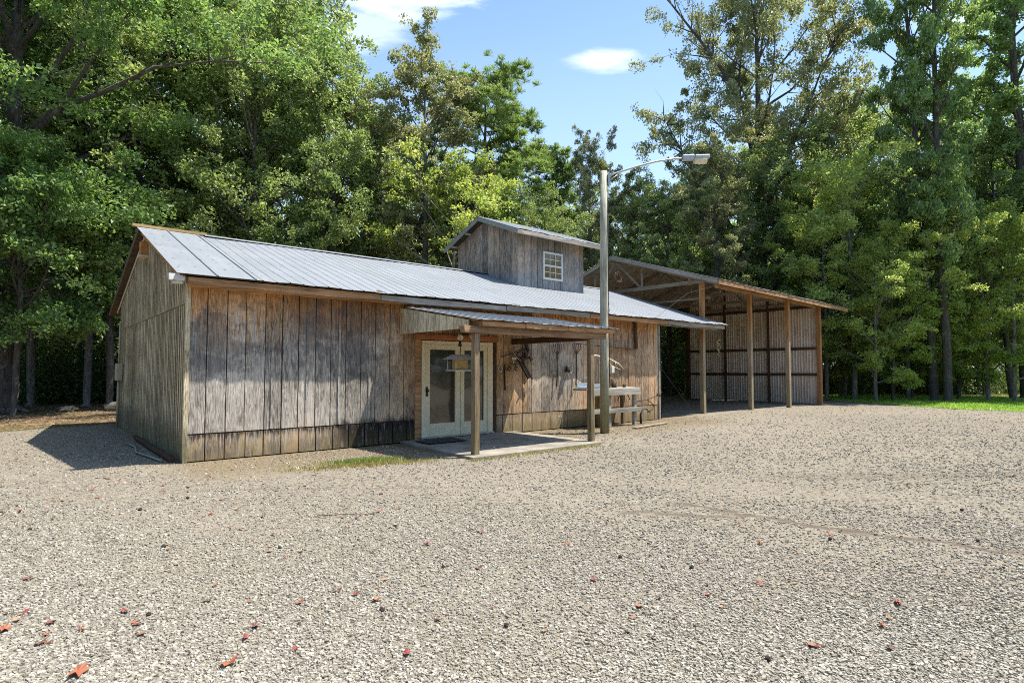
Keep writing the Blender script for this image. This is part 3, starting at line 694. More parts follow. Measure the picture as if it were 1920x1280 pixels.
pb = MB(); pb.box((3.68, -2.57, 2.13), (7.32, -2.43, 2.255), .008, R); pb.build('porch_beam', M['beam'], barn, .01)
hb = MB(); hb.box((6.86, -2.42, 2.10), (6.95, -.03, 2.23), .005, R); hb.build('porch_beam', M['dark_beam'], barn, .006)
pg = MB(); boards(pg, -2.42, -.02, .235, 2.225, lambda s: zp(s)-.03, ('t', 3.9), gap=.014); pg.build('porch_gable', M['siding_side'], barn)
for t, s, r in ((3.97, -2.5, .055), (6.9, -2.5, .055)):
    p = MB()
    zz = np.linspace(0, 2.13, 6)
    for a, b in zip(zz[:-1], zz[1:]): pass
    ring = []
    fs = []
    for i, z in enumerate(zz):
        o1 = .004*math.sin(i*2.1+t); w = r*(1+.03*math.sin(i*1.7))
        ring += [(t-w+o1, s-w, z), (t+w+o1, s-w, z), (t+w+o1, s+w, z), (t-w+o1, s+w, z)]
    for i in range(5):
        for k in range(4): fs.append((i*4+k, i*4+(k+1) % 4, i*4+4+(k+1) % 4, i*4+4+k))
    fs += [(3, 2, 1, 0), (20, 21, 22, 23)]
    p.add(ring, fs); p.build('porch_post', M['post'], barn, .008)
# dark bracket and strut hung on the wall right of the porch
bk = MB(); bk.bar((11.50, -.06, 2.92), (11.55, -.06, 2.10), .05, .09); bk.bar((11.50, -.10, 2.9), (11.5, -.02, 2.9), .05, .05); bk.build('wall_strut', M['dark_beam'], barn)
ww = MB(); ww.bar((9.0, -.16, 2.17), (11.4, -.05, 2.08), .10, .012); ww.build('board_shadow', M['dark_beam'], barn)  # dark slat: a board's shadow on the wall built as a thing
cd = MB(); cd.tube([(12.76, -.03, 2.8), (12.765, -.03, .02)], .012, 6); cd.build('conduit', M['darkiron'], barn)
# meter box with conduit on the left gable wall
mbx = MB(); mbx.box((-.16, 7.55, 1.22), (-.02, 7.9, 1.66)); mo = mbx.build('meter_box', M['box'], barn, .012)
mc = MB(); mc.tube([(-.09, 7.72, 1.22), (-.09, 7.72, .0)], .03, 8); mc.tube([(-.09, 7.72, 1.66), (-.09, 7.72, 2.7)], .022, 8); mc.build('conduit', M['box'], barn)

# ------------------------------------------------------------------ open pole shed
shed = thing('pole_shed', 'open pole shed with corrugated end wall joined behind the right end of the barn', 'shed', (15.7, 0, 0))
SR, ZR = 4.2, 5.96
def zsh(s, t=15.5): return (ZR - (SR-s)*.318 if s < SR else ZR - (s-SR)*.34) - .022*(t-15.5)
R = random.Random(21)
for t, s in ((15.87, .48), (18.92, .36), (21.3, .03)):
    p = MB(); w = .075; zt = zsh(s, t)-.12
    p.add([(t-w, s-w, 0), (t+w, s-w, 0), (t+w, s+w, 0), (t-w, s+w, 0), (t-w*.94+.03, s-w, zt), (t+w*.94+.03, s-w, zt), (t+w*.94+.03, s+w, zt), (t-w*.94+.03, s+w, zt)],
          [(3, 2, 1, 0), (4, 5, 6, 7), (0, 1, 5, 4), (1, 2, 6, 5), (2, 3, 7, 6), (3, 0, 4, 7)])
    p.build('post', M['shed_post'], shed, .01)
p = MB(); p.box((24.06, -.10, 0), (24.22, .06, zsh(0, 24.1)-.1), .004, R); p.build('corner_post', M['orange_wood'], shed, .008)
p = MB(); p.box((23.98, 6.28, 0), (24.16, 6.46, zsh(6.3, 24.1)-.1), .004, R); p.build('post', M['dark_beam'], shed, .008)
for t in (16, 20, 24.1):
    p = MB(); p.box((t-.08, 8.1, 0), (t+.08, 8.26, zsh(8.2, t)-.1), .004, R); p.build('post', M['shed_post'], shed, .008)
sr_ = MB()
ribbed(sr_, 15.5, 26.6, 15.5, 26.0, -.42, SR, zsh, sub=2, rag=.01); ribbed(sr_, 15.5, 26.0, 15.5, 26.0, 8.7, SR, zsh, sub=2, rag=.01)
sro = sr_.build('roof', M['roof'], shed)
# underside planks as separate islands
dk = MB()
s = -.36
while s < 8.6:
    s2 = min(s+.26, 8.6)
    if s < SR < s2: s2 = SR
    for a, b in ((15.55, 19.0), (19.02, 22.4), (22.42, 25.9)):
        o_ = R.uniform(0, .006)
        dk.add([(a, s+.01, zsh(s+.01, a)-.012-o_), (b, s+.01, zsh(s+.01, b)-.012-o_), (b, s2-.01, zsh(s2-.01, b)-.012-o_), (a, s2-.01, zsh(s2-.01, a)-.012-o_),
                (a, s+.01, zsh(s+.01, a)-.034-o_), (b, s+.01, zsh(s+.01, b)-.034-o_), (b, s2-.01, zsh(s2-.01, b)-.034-o_), (a, s2-.01, zsh(s2-.01, a)-.034-o_)],
               [(0, 1, 2, 3), (7, 6, 5, 4), (0, 4, 5, 1), (1, 5, 6, 2), (2, 6, 7, 3), (3, 7, 4, 0)])
    s = s2
dk.build('roof_deck', M['deck_shed'], shed)
for t in (15.72, 18.98, 21.43, 24.0):
    tr = MB(); a = -.3; zc = 4.55 - .022*(t-15.5)
    tr.bar((t, a, zsh(a, t)-.13), (t, SR, zsh(SR, t)-.13), .045, .15); tr.bar((t, SR, zsh(SR, t)-.13), (t, 8.5, zsh(8.5, t)-.13), .045, .15)
    tr.bar((t+.05, .3, zc), (t+.05, 8.1, zc+.02), .04, .13)
    for s in (.9, 2.95, 5.3, 7.0): tr.bar((t+.09, s, zc-.08), (t+.09, s, zsh(s, t)-.1), .04, .085, (0, 1, 0))
    tr.bar((t+.09, 2.95, zc), (t+.09, SR, zsh(SR, t)-.2), .035, .08); tr.bar((t+.09, 5.3, zc), (t+.09, SR, zsh(SR, t)-.2), .035, .08)
    tr.build('truss', M['rafter'], shed)
for a, b in ((15.5, 19.2), (19.22, 22.8), (22.82, 26.4)):
    f = MB(); z = zsh(-.4, a)-.008; z2 = zsh(-.4, b)-.008; f.poly([(a, -.40, z-.15), (b, -.40, z2-.15), (b, -.40, z2), (a, -.40, z)], (0, .04, 0)); f.build('fascia_board', M['fascia'], shed)
# rake boards
rk = MB(); rk.bar((15.52, -.40, zsh(-.4)-.08), (15.52, SR, zsh(SR)-.08), .03, .14); rk.bar((15.52, SR, zsh(SR)-.08), (15.52, 8.6, zsh(8.6)-.08), .03, .14); rk.build('rake_board', M['fascia_grey'], shed)
hb = MB(); hb.bar((16.03, .05, 4.36), (24.05, .05, 4.2), .04, .12); hb.build('plate_beam', M['fascia'], shed)
# corrugated end wall, ribs vertical
cw = MB(); t0 = 24.16; n = int(6.45/.0762/1.0)
top = lambda s: zsh(s, 24.1)-.14
vs = []; fs = []; prof = []
s = -.05; k = 0
while s < 6.4:
    big = (k % 3 == 0)
    prof += [(s, 0), (s+.045, 0), (s+.058, .024 if big else .012), (s+.085, .024 if big else .012), (s+.098, 0)]
    s += .118; k += 1
prof.append((6.4, 0))
for s, h in prof: vs += [(t0-h, s, .05), (t0-h, s, 2.0+0*h), (t0-h, s, top(s))]
for i in range(len(prof)-1):
    for j in (0, 1): fs.append((i*3+j, i*3+3+j, i*3+4+j, i*3+j+1))
b_ = len(vs); vs += [(x+.004, y, z) for x, y, z in vs]; fs += [tuple(b_+q for q in f[::-1]) for f in fs]
cw.add(vs, fs); cw.build('end_wall', M['corr'], shed)
for z in (1.29, 2.42, 4.22):
    g = MB(); g.box((24.09-(.03 if z > 4 else 0), .08, z-.055), (24.13, 6.26, z+.055), .005, R); g.build('girt', M['dark_beam'], shed)
for s in (2.15, 4.3):
    g = MB(); g.box((24.02, s-.05, 0), (24.085, s+.05, zsh(s, 24)-.2), .005, R); g.build('stud', M['dark_beam'], shed)
g = MB(); g.bar((16.02, .25, 3.98), (15.98, 3.9, 4.0), .05, .06); g.build('tie_bar', M['rafter'], shed)

# ------------------------------------------------------------------ lamp pole
lp = thing('light_pole', 'round wooden pole with a curved metal arm and street light before the barn', 'street light', (8.58, -1.41, 0))
p = MB(); p.tube([(8.58, -1.41, 0), (8.585, -1.41, 1.5), (8.59, -1.41, 3.2), (8.60, -1.41, 4.8), (8.62, -1.41, 6.3)], [.108, .101, .095, .088, .082], 20); p.build('pole', M['pole'], lp)
ad = Vector((math.cos(-TH + math.radians(4)), math.sin(-TH + math.radians(4)), 0))
def ap(l, z): return Vector((8.62, -1.41, 0)) + ad*l + Vector((0, 0, z))
a = MB(); a.tube([ap(.09, 6.17), ap(.25, 6.25), ap(.8, 6.44), ap(1.3, 6.58), ap(1.75, 6.66), ap(2.1, 6.68)], .023, 10); a.tube([ap(.09, 6.05), ap(.35, 6.235)], .014, 8)
arm = a.build('arm', M['grey_metal'], lp)
bx = MB(); bx.bar(ap(.115, 6.0), ap(.115, 6.25), .12, .05, tuple(ad)); bx.build('bracket', M['grey_metal'], arm)
ln = MB(); c0, c1 = ap(1.95, 6.68), ap(2.25, 6.70); ln.bar(c0, c1, .13, .13); ln.bar(c1, ap(2.62, 6.72), .21, .09)
ln.build('lamp_housing', M['grey_metal'], lp, .02)
rf_ = MB(); rf_.tube([ap(2.25, 6.63), ap(2.55, 6.645)], [.085, .10], 12); rf_.build('lamp_lens', M['lampglass'], lp)
wr = MB(); wr.tube([(8.70, -1.47, 6.0), (8.70, -1.46, 4.5), (8.69, -1.47, 2.9), (8.70, -1.47, 1.2)], .011, 6); wr.build('cable', M['cable'], lp)
def wire(name, pts, label, r=.006, mat='cable', cat='wire'):
    b = thing(name, label, cat, tuple(pts[0])); m = MB(); m.tube(pts, r, 5); m.build('strand', M[mat], b); return b
wire('wire', [(8.70, -1.35, 3.6), (9.3, -.9, 3.3), (10.1, -.3, 3.08)], 'thin dark wire running from the utility pole down to the barn eave')
wire('wire', [(11.55, -.12, 2.55), (12.6, -.2, 3.2), (13.9, -.25, 3.9), (15.5, -.35, 4.3)], 'thin dark wire rising from the wall strut to the shed roof corner', .004)
wire('guy_wire', [(12.8, -.05, 1.5), (13.6, -.25, .6), (14.2, -.35, .01)], 'slack thin guy wire running from the barn corner to the gravel', .0035, 'iron')
def coil(base, label, n, r, th, seed, axis=0, mat='iron', name='vine', cat='vine', h=0.0):
    rr = random.Random(seed); b = thing(name, label, cat, base); m = MB(); pts = []
    for i in range(n*9):
        a = i*2*math.pi/9; q = r*rr.uniform(.55, 1.25)
        pts.append((base[0]+q*math.cos(a), base[1]-.02-rr.uniform(0, .08), base[2]+q*math.sin(a)*.9 - h*i/(n*9)))
    m.tube(pts, th, 5); m.build('stem', M[mat], b); return b
coil((9.05, -1.4, 3.75), 'tangled loop of dark vine hanging beside the utility pole', 4, .13, .006, 3)
coil((15.95, -.02, 2.45), 'dry pale vine twisting up the nearest shed post below the eave', 4, .09, .006, 5, mat='vine_dry', h=.45)
coil((15.6, -.3, 4.15), 'tangle of dry vine hanging under the left corner of the shed roof', 3, .10, .005, 6, mat='iron')

# ------------------------------------------------------------------ things on the wall, porch things
f = -.03
def fork(t, label, zt):
    b = thing('pitchfork', label, 'pitchfork', (t, f-.02, zt-1.1)); m = MB()
    m.tube([(t, f-.03, zt-.28), (t+.01, f-.03, zt-.7), (t-.02, f-.03, zt-1.1)], .017, 8); m.build('handle', M['darkiron'], b)
    m = MB()
    for k in range(5):
        x = (k-2)*.047
        m.tube([(t, f-.03, zt-.30), (t+x*.7, f-.035, zt-.24), (t+x*1.5, f-.06, zt-.14), (t+x*1.55, f-.045, zt-.05), (t+x*1.25, f-.03, zt)], .0085, 6)
    m.build('tines', M['iron'], b)
fork(8.34, 'rusty five-tined pitchfork on the wall, left of the two', 2.17); fork(9.04, 'rusty five-tined pitchfork on the wall, nearer the utility pole', 2.2)
# horse-collar hames / old plough frame hung beside the door
b = thing('plough_frame', 'rusty iron plough frame hung at a slant right of the door', 'farm tool', (7.2, f, 1.2)); m = MB()
m.bar((6.95, f-.05, 1.86), (7.36, f-.05, 1.30), .05, .055); m.bar((7.08, f-.07, 1.80), (7.46, f-.07, 1.27), .035, .03); m.bar((7.2, f-.09, 2.18), (7.42, f-.09, 1.72), .05, .07)
m.build('beam', M['darkiron'], b); m = MB()
m.bar((6.98, f-.06, 1.9), (7.28, f-.06, 2.0), .04, .05); m.build('crossbar', M['iron'], b); m = MB(); m.bar((7.14, f-.06, 1.74), (7.40, f-.06, 1.82), .04, .05); m.build('crossbar', M['iron'], b); m = MB(); m.tube([(6.5, f-.05, 1.80), (6.95, f-.05, 1.92)], .014, 6); m.build('rod', M['iron'], b); m = MB()
m.tube([(7.36, f-.05, 1.32), (7.2, f-.06, 1.15)], .013, 6); m.build('hook', M['iron'], b); m = MB(); m.tube([(7.36, f-.08, 1.77), (7.55, f-.1, 1.83)], .016, 6); m.build('hook', M['iron'], b); m = MB(); m.bar((7.2, f-.08, 1.85), (7.34, f-.08, 1.88), .08, .11); m.build('block', M['iron'], b)
b = thing('cord', 'pale cord looped over the plough frame with a hanging white tag', 'cord', (6.9, f, 1.5)); m = MB()
m.tube([(7.05, f-.08, 2.02), (6.86, f-.09, 1.98), (6.84, f-.09, 1.90), (6.95, f-.09, 1.78), (7.06, f-.09, 1.72)], .007, 5); m.tube([(6.95, f-.08, 1.78), (6.97, f-.05, 1.3)], .004, 5); m.build('string', M['bone'], b)
m = MB(); m.poly([(6.80, f-.09, 1.80), (6.94, f-.09, 1.78), (6.80, f-.09, 1.60)], (0, .008, 0)); m.build('tag', M['bone'], b)
b = thing('sickle', 'dark iron hand tool hanging on the wall beside the door jamb', 'farm tool', (6.62, f, 1.05)); m = MB()
m.bar((6.62, f-.02, 1.55), (6.64, f-.02, 1.02), .05, .012); m.tube([(6.62, f-.03, 1.62), (6.63, f-.03, 1.52)], .02, 8); m.build('blade', M['iron'], b)
b = thing('horseshoe', 'pale round horseshoe nailed at the edge of the door frame', 'horseshoe', (6.50, f, 1.45)); m = MB()
m.tube([(6.50+.055*math.cos(a), f-.015, 1.52+.065*math.sin(a)) for a in np.linspace(-4.2, 1.05, 12)], .013, 6); m.build('shoe', M['bone'], b)
b = thing('bridle_bits', 'tangle of rusty bits and buckles hung on the wall under the plough frame', 'tack', (6.85, f, 1.45)); m = MB(); rr = random.Random(4)
for k in range(9):
    cx, cz = 6.83+rr.uniform(-.12, .12), 1.62+rr.uniform(-.12, .1); q = rr.uniform(.03, .07)
    m.tube([(cx+q*math.cos(a), f-.03-.01*k, cz+q*math.sin(a)) for a in np.linspace(0, 5.6, 9)], .009, 5)
m.build('rings', M['iron'], b)
b = thing('bell', 'small dark iron bell hung between the two pitchforks', 'bell', (8.70, f, 1.45)); m = MB()
m.tube([(8.70, f-.05, 1.62), (8.70, f-.05, 1.58), (8.70, f-.05, 1.50), (8.70, f-.05, 1.44)], [.02, .055, .062, .075], 12); m.build('bell_body', M['darkiron'], b)
m = MB(); m.tube([(8.72, f-.06, 1.43), (8.80, f-.09, 1.42)], .012, 6); m.build('clapper', M['bone'], b)
b = thing('antler', 'bleached branched antler mounted on the wall behind the utility pole', 'antler', (10.2, f, 1.5)); m = MB()
m.tube([(9.3, f-.08, 1.86), (9.7, f-.12, 1.88), (10.2, f-.10, 1.82), (10.7, f-.08, 1.66), (10.9, f-.08, 1.52)], [.016, .02, .022, .02, .008], 7)
m.tube([(10.2, f-.1, 1.82), (10.3, f-.12, 1.62), (10.75, f-.1, 1.50)], [.02, .017, .006], 6); m.tube([(10.5, f-.1, 1.74), (10.52, f-.14, 1.58)], [.015, .006], 6)
m.build('tines', M['bone'], b)
b = thing('wall_box', 'white plastic outlet box on a cable at the utility pole', 'outlet box', (9.0, -1.3, 1.3)); m = MB(); m.box((8.80, -1.46, 1.42), (8.90, -1.36, 1.58)); m.build('cover', M['trim_white'], b, .01)
# garden tap pipe
b = thing('tap_pipe', 'short curved pale pipe sticking out at the foot of the wall', 'pipe', (8.35, -.05, 0)); m = MB()
m.tube([(8.50, -.07, 0), (8.50, -.07, .22), (8.46, -.08, .30), (8.38, -.09, .32), (8.32, -.09, .30)], .016, 8); m.build('pipe', M['pvc'], b)
# pale timber rack
rack = thing('timber_rack', 'pale weathered two-rail timber rack against the barn wall behind the utility pole', 'rack', (9.9, -.6, 0))
m = MB(); m.box((8.9, -.66, .83), (10.95, -.60, 1.0), .006, R); m.box((8.9, -.66, .37), (10.98, -.605, .49), .006, R); m.build('rail', M['rack'], rack, .006)
m = MB(); m.box((8.85, -.60, .97), (10.95, -.12, 1.02), .005, R); m.build('top', M['rack'], rack, .006)
for t, s in ((9.74, -.55), (10.80, -.55), (9.0, -.55), (9.74, -.16), (10.80, -.16)):
    m = MB(); m.box((t-.05, s-.045, 0), (t+.05, s+.045, .965), .005, R); m.build('leg', M['post' if s > -.5 else 'rack'], rack, .006)
b = thing('vise', 'rusty bench vise on the left part of the timber rack', 'vise', (9.75, -.45, 1.02)); m = MB()
m.box((9.66, -.52, 1.02), (9.86, -.36, 1.08)); m.box((9.64, -.50, 1.08), (9.72, -.38, 1.20)); m.box((9.80, -.50, 1.08), (9.88, -.38, 1.19)); m.tube([(9.60, -.44, 1.12), (9.95, -.44, 1.12)], .02, 8); m.tube([(9.60, -.55, 1.12), (9.60, -.33, 1.12)], .009, 6)
m.build('body', M['iron'], b, .005)
b = thing('wheel_rim', 'thin iron wheel rim leaning under the top of the timber rack', 'wheel', (10.25, -.35, .5)); m = MB()
m.tube([(10.27+.26*math.cos(a), -.62, .62+.26*math.sin(a)) for a in np.linspace(.3, 2.9, 16)], .012, 6); m.tube([(10.27, -.50, .36), (10.27, -.50, .88)], .008, 5); m.build('rim', M['darkiron'], b)
for t, lab, w in ((10.2, 'small rusty tin standing on the middle of the timber rack', .07), (10.62, 'dark rusty can standing at the right end of the timber rack', .045)):
    b = thing('tin_can', lab, 'can', (t, -.35, 1.02)); m = MB(); m.tube([(t, -.35, 1.022), (t, -.35, 1.022+w*1.6)], w, 14); m.build('can_body', M['iron'], b)
    m = MB(); m.tube([(t, -.35, 1.022+w*1.6), (t, -.35, 1.03+w*1.6)], w*1.06, 14); m.build('lid', M['darkiron'], b)
b = thing('enamel_tray', 'blue grey metal tray on the timber rack left of the utility pole', 'tray', (9.15, -.40, 1.02)); m = MB()
m.box((8.92, -.55, 1.022), (9.42, -.2, 1.05)); m.box((8.92, -.56, 1.05), (9.42, -.53, 1.13)); m.box((8.92, -.2, 1.05), (9.42, -.17, 1.15)); m.build('tray_body', M['junk'], b, .006)
# old iron pump/plough by the right end of the rack
b = thing('iron_plough', 'rusty curved iron garden plough standing right of the timber rack', 'farm tool', (11.3, -.5, 0)); m = MB()
m.tube([(11.15, -.5, 0), (11.14, -.5, .25), (11.22, -.5, .40), (11.40, -.5, .40), (11.55, -.5, .30)], [.035, .03, .024, .02, .014], 8); m.build('standard', M['darkiron'], b)
m = MB(); m.tube([(11.0, -.45, .62), (11.5, -.45, .66), (12.1, -.4, .76), (12.25, -.4, .85)], .014, 6); m.tube([(11.5, -.45, .66), (11.85, -.42, .5), (11.8, -.42, .36), (11.5, -.45, .30)], .012, 6); m.bar((12.05, -.4, .78), (12.2, -.4, .74), .04, .05); m.build('handle', M['iron'], b)
# lantern feeder hanging under the porch
lt = thing('hanging_feeder', 'metal-roofed hanging bird feeder below the porch beam', 'bird feeder', (4.55, -1.2, 1.5)); lx, ly = 4.55, -1.2
m = MB(); m.tube([(lx, ly, 1.82), (lx, ly, 1.90)], .05, 10); rfz = MB()
rfz.add([(lx-.29, ly-.22, 1.70), (lx+.29, ly-.22, 1.70), (lx+.29, ly+.22, 1.70), (lx-.29, ly+.22, 1.70), (lx-.13, ly-.08, 1.80), (lx+.13, ly-.08, 1.80), (lx+.13, ly+.08, 1.80), (lx-.13, ly+.08, 1.80)],
        [(3, 2, 1, 0), (4, 5, 6, 7), (0, 1, 5, 4), (1, 2, 6, 5), (2, 3, 7, 6), (3, 0, 4, 7)])
rfz.build('feeder_roof', M['lantern_metal'], lt, .006)
m = MB(); m.box((lx-.22, ly-.17, 1.475), (lx+.22, ly+.17, 1.495)); m.build('tray', M['lantern_metal'], lt, .004)
m = MB(); m.box((lx-.13, ly-.08, 1.496), (lx+.13, ly+.08, 1.698)); m.build('seed_box', M['jar'], lt, .004)
for dx in (-.19, .19):
    for dy in (-.14, .14):
        m = MB(); m.tube([(lx+dx, ly+dy, 1.494), (lx+dx, ly+dy, 1.702)], .008, 6); m.build('rod', M['lantern_metal'], lt)
m = MB(); m.tube([(lx, ly, 1.80), (lx+.01, ly, 1.92), (lx, ly, 2.0), (lx, ly, 2.64)], .006, 6); m.tube([(lx, ly, 1.96), (lx, ly, 2.06)], [.045, .02], 10); m.build('hanger', M['darkiron'], lt)
# twin floodlight over the door
fl = thing('floodlight', 'twin-bulb floodlight mounted above the glazed door', 'light', (5.42, -.06, 2.3)); m = MB(); m.tube([(5.42, -.05, 2.33), (5.42, -.10, 2.33)], .055, 12); m.tube([(5.42, -.09, 2.33), (5.30, -.14, 2.28)], .014, 6); m.tube([(5.42, -.09, 2.33), (5.54, -.14, 2.28)], .014, 6)
m.build('mount', M['darkiron'], fl)
for t in (5.27, 5.57):
    m = MB(); sgn = -1 if t < 5.4 else 1; m.tube([(t+.02*-sgn, -.12, 2.29), (t, -.16, 2.25), (t+.03*sgn, -.23, 2.19)], [.025, .045, .065], 14); m.build('bulb', M['lampglass'], fl)
b = thing('doormat', 'dark rectangular doormat on the porch slab by the door', 'doormat', (4.6, -.6, .065)); m = MB(); m.box((4.05, -.90, .067), (4.95, -.35, .080)); m.build('mat_pile', M['mat'], b, .005)
b = thing('birdhouse', 'small orange wooden birdhouse high under the left gable peak', 'birdhouse', (-.1, 4.1, 3.95)); m = MB()
m.box((-.16, 3.96, 3.96), (.0, 4.2, 4.26)); m.build('house_body', M['orange'], b, .005)
m = MB(); m.box((-.19, 3.92, 3.925), (.0, 4.24, 3.957)); m.build('perch_shelf', M['bone'], b)
b = thing('pipe', 'pale plastic pipe lying on the ground along the left gable wall', 'pipe', (-.5, 2, 0)); m = MB()
m.tube([(-.25, .35, .03), (-.32, 1.0, .03), (-.42, 1.7, .035), (-.32, 2.6, .03), (-.38, 3.5, .03)], .018, 7); m.build('tube', M['pvc'], b)
b = thing('log', 'narrow rotten log lying against the foot of the left gable wall', 'log', (-.15, .6, 0)); m = MB()
m.tube([(-.12, .15, .05), (-.13, 1.8, .05), (-.12, 4.2, .06)], .05, 8); m.build('wood', M['dark_beam'], b)
b = thing('board', 'thin weathered board lying on the gravel right of the utility pole', 'board', (10.3, -1.2, 0)); m = MB(); m.bar((9.9, -1.25, .03), (11.7, -.95, .03), .12, .025); m.build('plank', M['rafter'], b)

# ------------------------------------------------------------------ trees
class TreeBuf:
    def __init__(s): s.V = []; s.F = []; s.n = 0
    def tube(s, pts, rs, k=6):
        pts = np.asarray(pts, float); n = len(pts)
        d = np.gradient(pts, axis=0); d /= np.linalg.norm(d, axis=1, keepdims=True)+1e-9
        ref = np.where(np.abs(d[:, 2:3]) > .8, np.array([[1., 0, 0]]), np.array([[0, 0, 1.]]))
        a = np.cross(d, ref); a /= np.linalg.norm(a, axis=1, keepdims=True); b = np.cross(d, a)
        an = np.linspace(0, 2*np.pi, k, endpoint=False)
        v = pts[:, None] + (a[:, None]*np.cos(an)[None, :, None] + b[:, None]*np.sin(an)[None, :, None])*np.asarray(rs)[:, None, None]
        s.V.append(v.reshape(-1, 3)); i = np.arange(n-1)[:, None]*k; j = np.arange(k)[None]
        f = np.stack([i+j, i+(j+1) % k, i+k+(j+1) % k, i+k+j], -1).reshape(-1, 4) + s.n
        s.F.append(f); s.n += n*k
def leaf_quads(C, size, rng, up=.35, aspect=.62, fold=.18):
    n = len(C); N = rng.normal(size=(n, 3)); N[:, 2] += up*1.5; N /= np.linalg.norm(N, axis=1, keepdims=True)
    A = rng.normal(size=(n, 3)); A -= (A*N).sum(1, keepdims=True)*N; A /= np.linalg.norm(A, axis=1, keepdims=True)+1e-9
    B = np.cross(N, A); L_ = (size*rng.uniform(.6, 1.25, n))[:, None]; w = L_*aspect*.5
    V = np.stack([C - A*L_*.5, C + B*w + N*L_*fold*.5, C + A*L_*.5, C - B*w + N*L_*fold*.5], 1).reshape(-1, 3)
    return V, np.arange(4*n).reshape(-1, 4)
def make_tree(seed, H, r0, cb, CR, prof, nl, nleaf, lsize, lean=0.0, spread=.42, up=.45, bias=(0, 0), sub=(4, 7), twin=False, droop=0.0, pine=False, skipclump=.0, forks=0):
    rng = np.random.default_rng(seed); T = TreeBuf()
    K = 10; hs = np.linspace(0, 1, K)
    wob = np.cumsum(rng.normal(0, .012*H*.25, (K, 2)), 0); wob -= wob[0]
    dirl = rng.uniform(0, 6.28)
    tp = np.stack([wob[:, 0]+math.cos(dirl)*lean*H*hs**1.3, wob[:, 1]+math.sin(dirl)*lean*H*hs**1.3, hs*H*.96], 1)
    rr = r0*(1-hs)**.8 + .03; rr[0] *= 1.45
    tp2 = np.insert(tp, 1, tp[0]*.94+tp[1]*.06, 0); rr2 = np.insert(rr, 1, r0*1.04)
    T.tube(tp2, rr2, 10)
    if r0 > .3:
        for k in range(6):
            a = k*1.05+rng.uniform(-.3, .3); q = np.array([math.cos(a), math.sin(a), 0])
            T.tube([q*r0*.5+[0, 0, .45], q*r0*1.3+[0, 0, .14], q*r0*2.1+[0, 0, .02]], [r0*.35, r0*.28, r0*.08], 6)
    centers = []; wts = []
    for i in range(nl+forks):
        fk = i >= nl; f = (i+.5)/nl if not fk else .55; h = cb + (1-cb)*(f**.92)*.97; hz = h
        if fk: hz = h = cb*(.8+.25*(i-nl)/max(1, forks))+.08*(i-nl)
        base = np.array([np.interp(hz, hs, tp[:, 0]), np.interp(hz, hs, tp[:, 1]), hz*H*.96])
        a = i*2.399 + rng.uniform(-.5, .5)
        rad = CR*prof(f)*rng.uniform(.62, 1.12)
        el = (.15+.75*f if not pine else .02+.35*f) + rng.uniform(-.15, .2)
        if fk: el = rng.uniform(.75, 1.1)
        d = np.array([math.cos(a)*math.cos(el), math.sin(a)*math.cos(el), math.sin(el)])
        d[0] += bias[0]*.3; d[1] += bias[1]*.3
        Ln = rad/ max(.35, math.cos(el)); pts = [base]; cur = base.copy(); dd = d.copy()
        for k in range(5):
            dd = dd + rng.normal(0, .13, 3) + np.array([0, 0, (.10 if not pine else .07) - droop*.1*k]); dd /= np.linalg.norm(dd)
            cur = cur + dd*Ln/5; pts.append(cur.copy())
        pts = np.array(pts); rl = np.interp(hz, hs, rr)*(.7 if fk else .42)+.012
        T.tube(pts, np.linspace(rl, .012, 6), 5)
        ns = rng.integers(*sub)*(3 if fk else 1)
        for k in range(ns):
            g = rng.uniform(.28, 1.0); p0 = np.array([np.interp(g*5, range(6), pts[:, c]) for c in range(3)])
            dv = rng.normal(0, 1, 3)*np.array([1, 1, .55]); dv += d*.9 + [0, 0, .25]; dv /= np.linalg.norm(dv)
            sl_ = Ln*rng.uniform(.18, .42)*(1.15-.5*g)+.25; p1 = p0+dv*sl_*.55; p2 = p1+(dv+rng.normal(0, .3, 3))*sl_*.45
            T.tube([p0, p1, p2], [max(.012, rl*.3), .012, .007], 4)
            if rng.uniform() < skipclump: continue
            centers += [p1, p2, (p1+p2)/2+rng.normal(0, .12, 3)]; wts += [.8, 1.2, 1]
        centers.append(pts[-1]); wts.append(1.2)
    for _ in range(3): centers.append(tp[-1]+rng.normal(0, .25, 3)); wts.append(1)
    C = np.array(centers); w = np.array(wts)*rng.uniform(.35, 1.6, len(wts)); w /= w.sum()
    if pine:
        tn = max(1, nleaf//45); idx = rng.choice(len(C), tn, p=w); tc = C[idx]+rng.normal(0, .42, (tn, 3))*[1, 1, .38]
        dirs = rng.normal(size=(tn, 45, 3)); dirs[..., 2] = np.abs(dirs[..., 2])*.8+.15; dirs /= np.linalg.norm(dirs, axis=2, keepdims=True)
        l = rng.uniform(.16, .30, (tn, 45, 1))*lsize; side = np.cross(dirs, [0, 0, 1.]); side /= np.linalg.norm(side, axis=2, keepdims=True)+1e-9
        ww = .017*lsize
        c0 = np.broadcast_to(tc[:, None], dirs.shape)
        V = np.stack([c0-side*ww*.4, c0+side*ww*.4, c0+dirs*l+side*ww, c0+dirs*l-side*ww], 2).reshape(-1, 3); F = np.arange(len(V)).reshape(-1, 4)
    else:
        idx = rng.choice(len(C), nleaf, p=w)
        nc = len(C); NN = rng.normal(size=(nc, 3))*.38; NN[:, 2] = 1; NN /= np.linalg.norm(NN, axis=1, keepdims=True)
        A1 = np.cross(NN, rng.normal(size=(nc, 3))); A1 /= np.linalg.norm(A1, axis=1, keepdims=True); B1 = np.cross(NN, A1)
        Rr = spread*rng.uniform(1.0, 2.1, nc)[idx]*np.sqrt(rng.uniform(0, 1, nleaf)); th_ = rng.uniform(0, 6.28, nleaf)
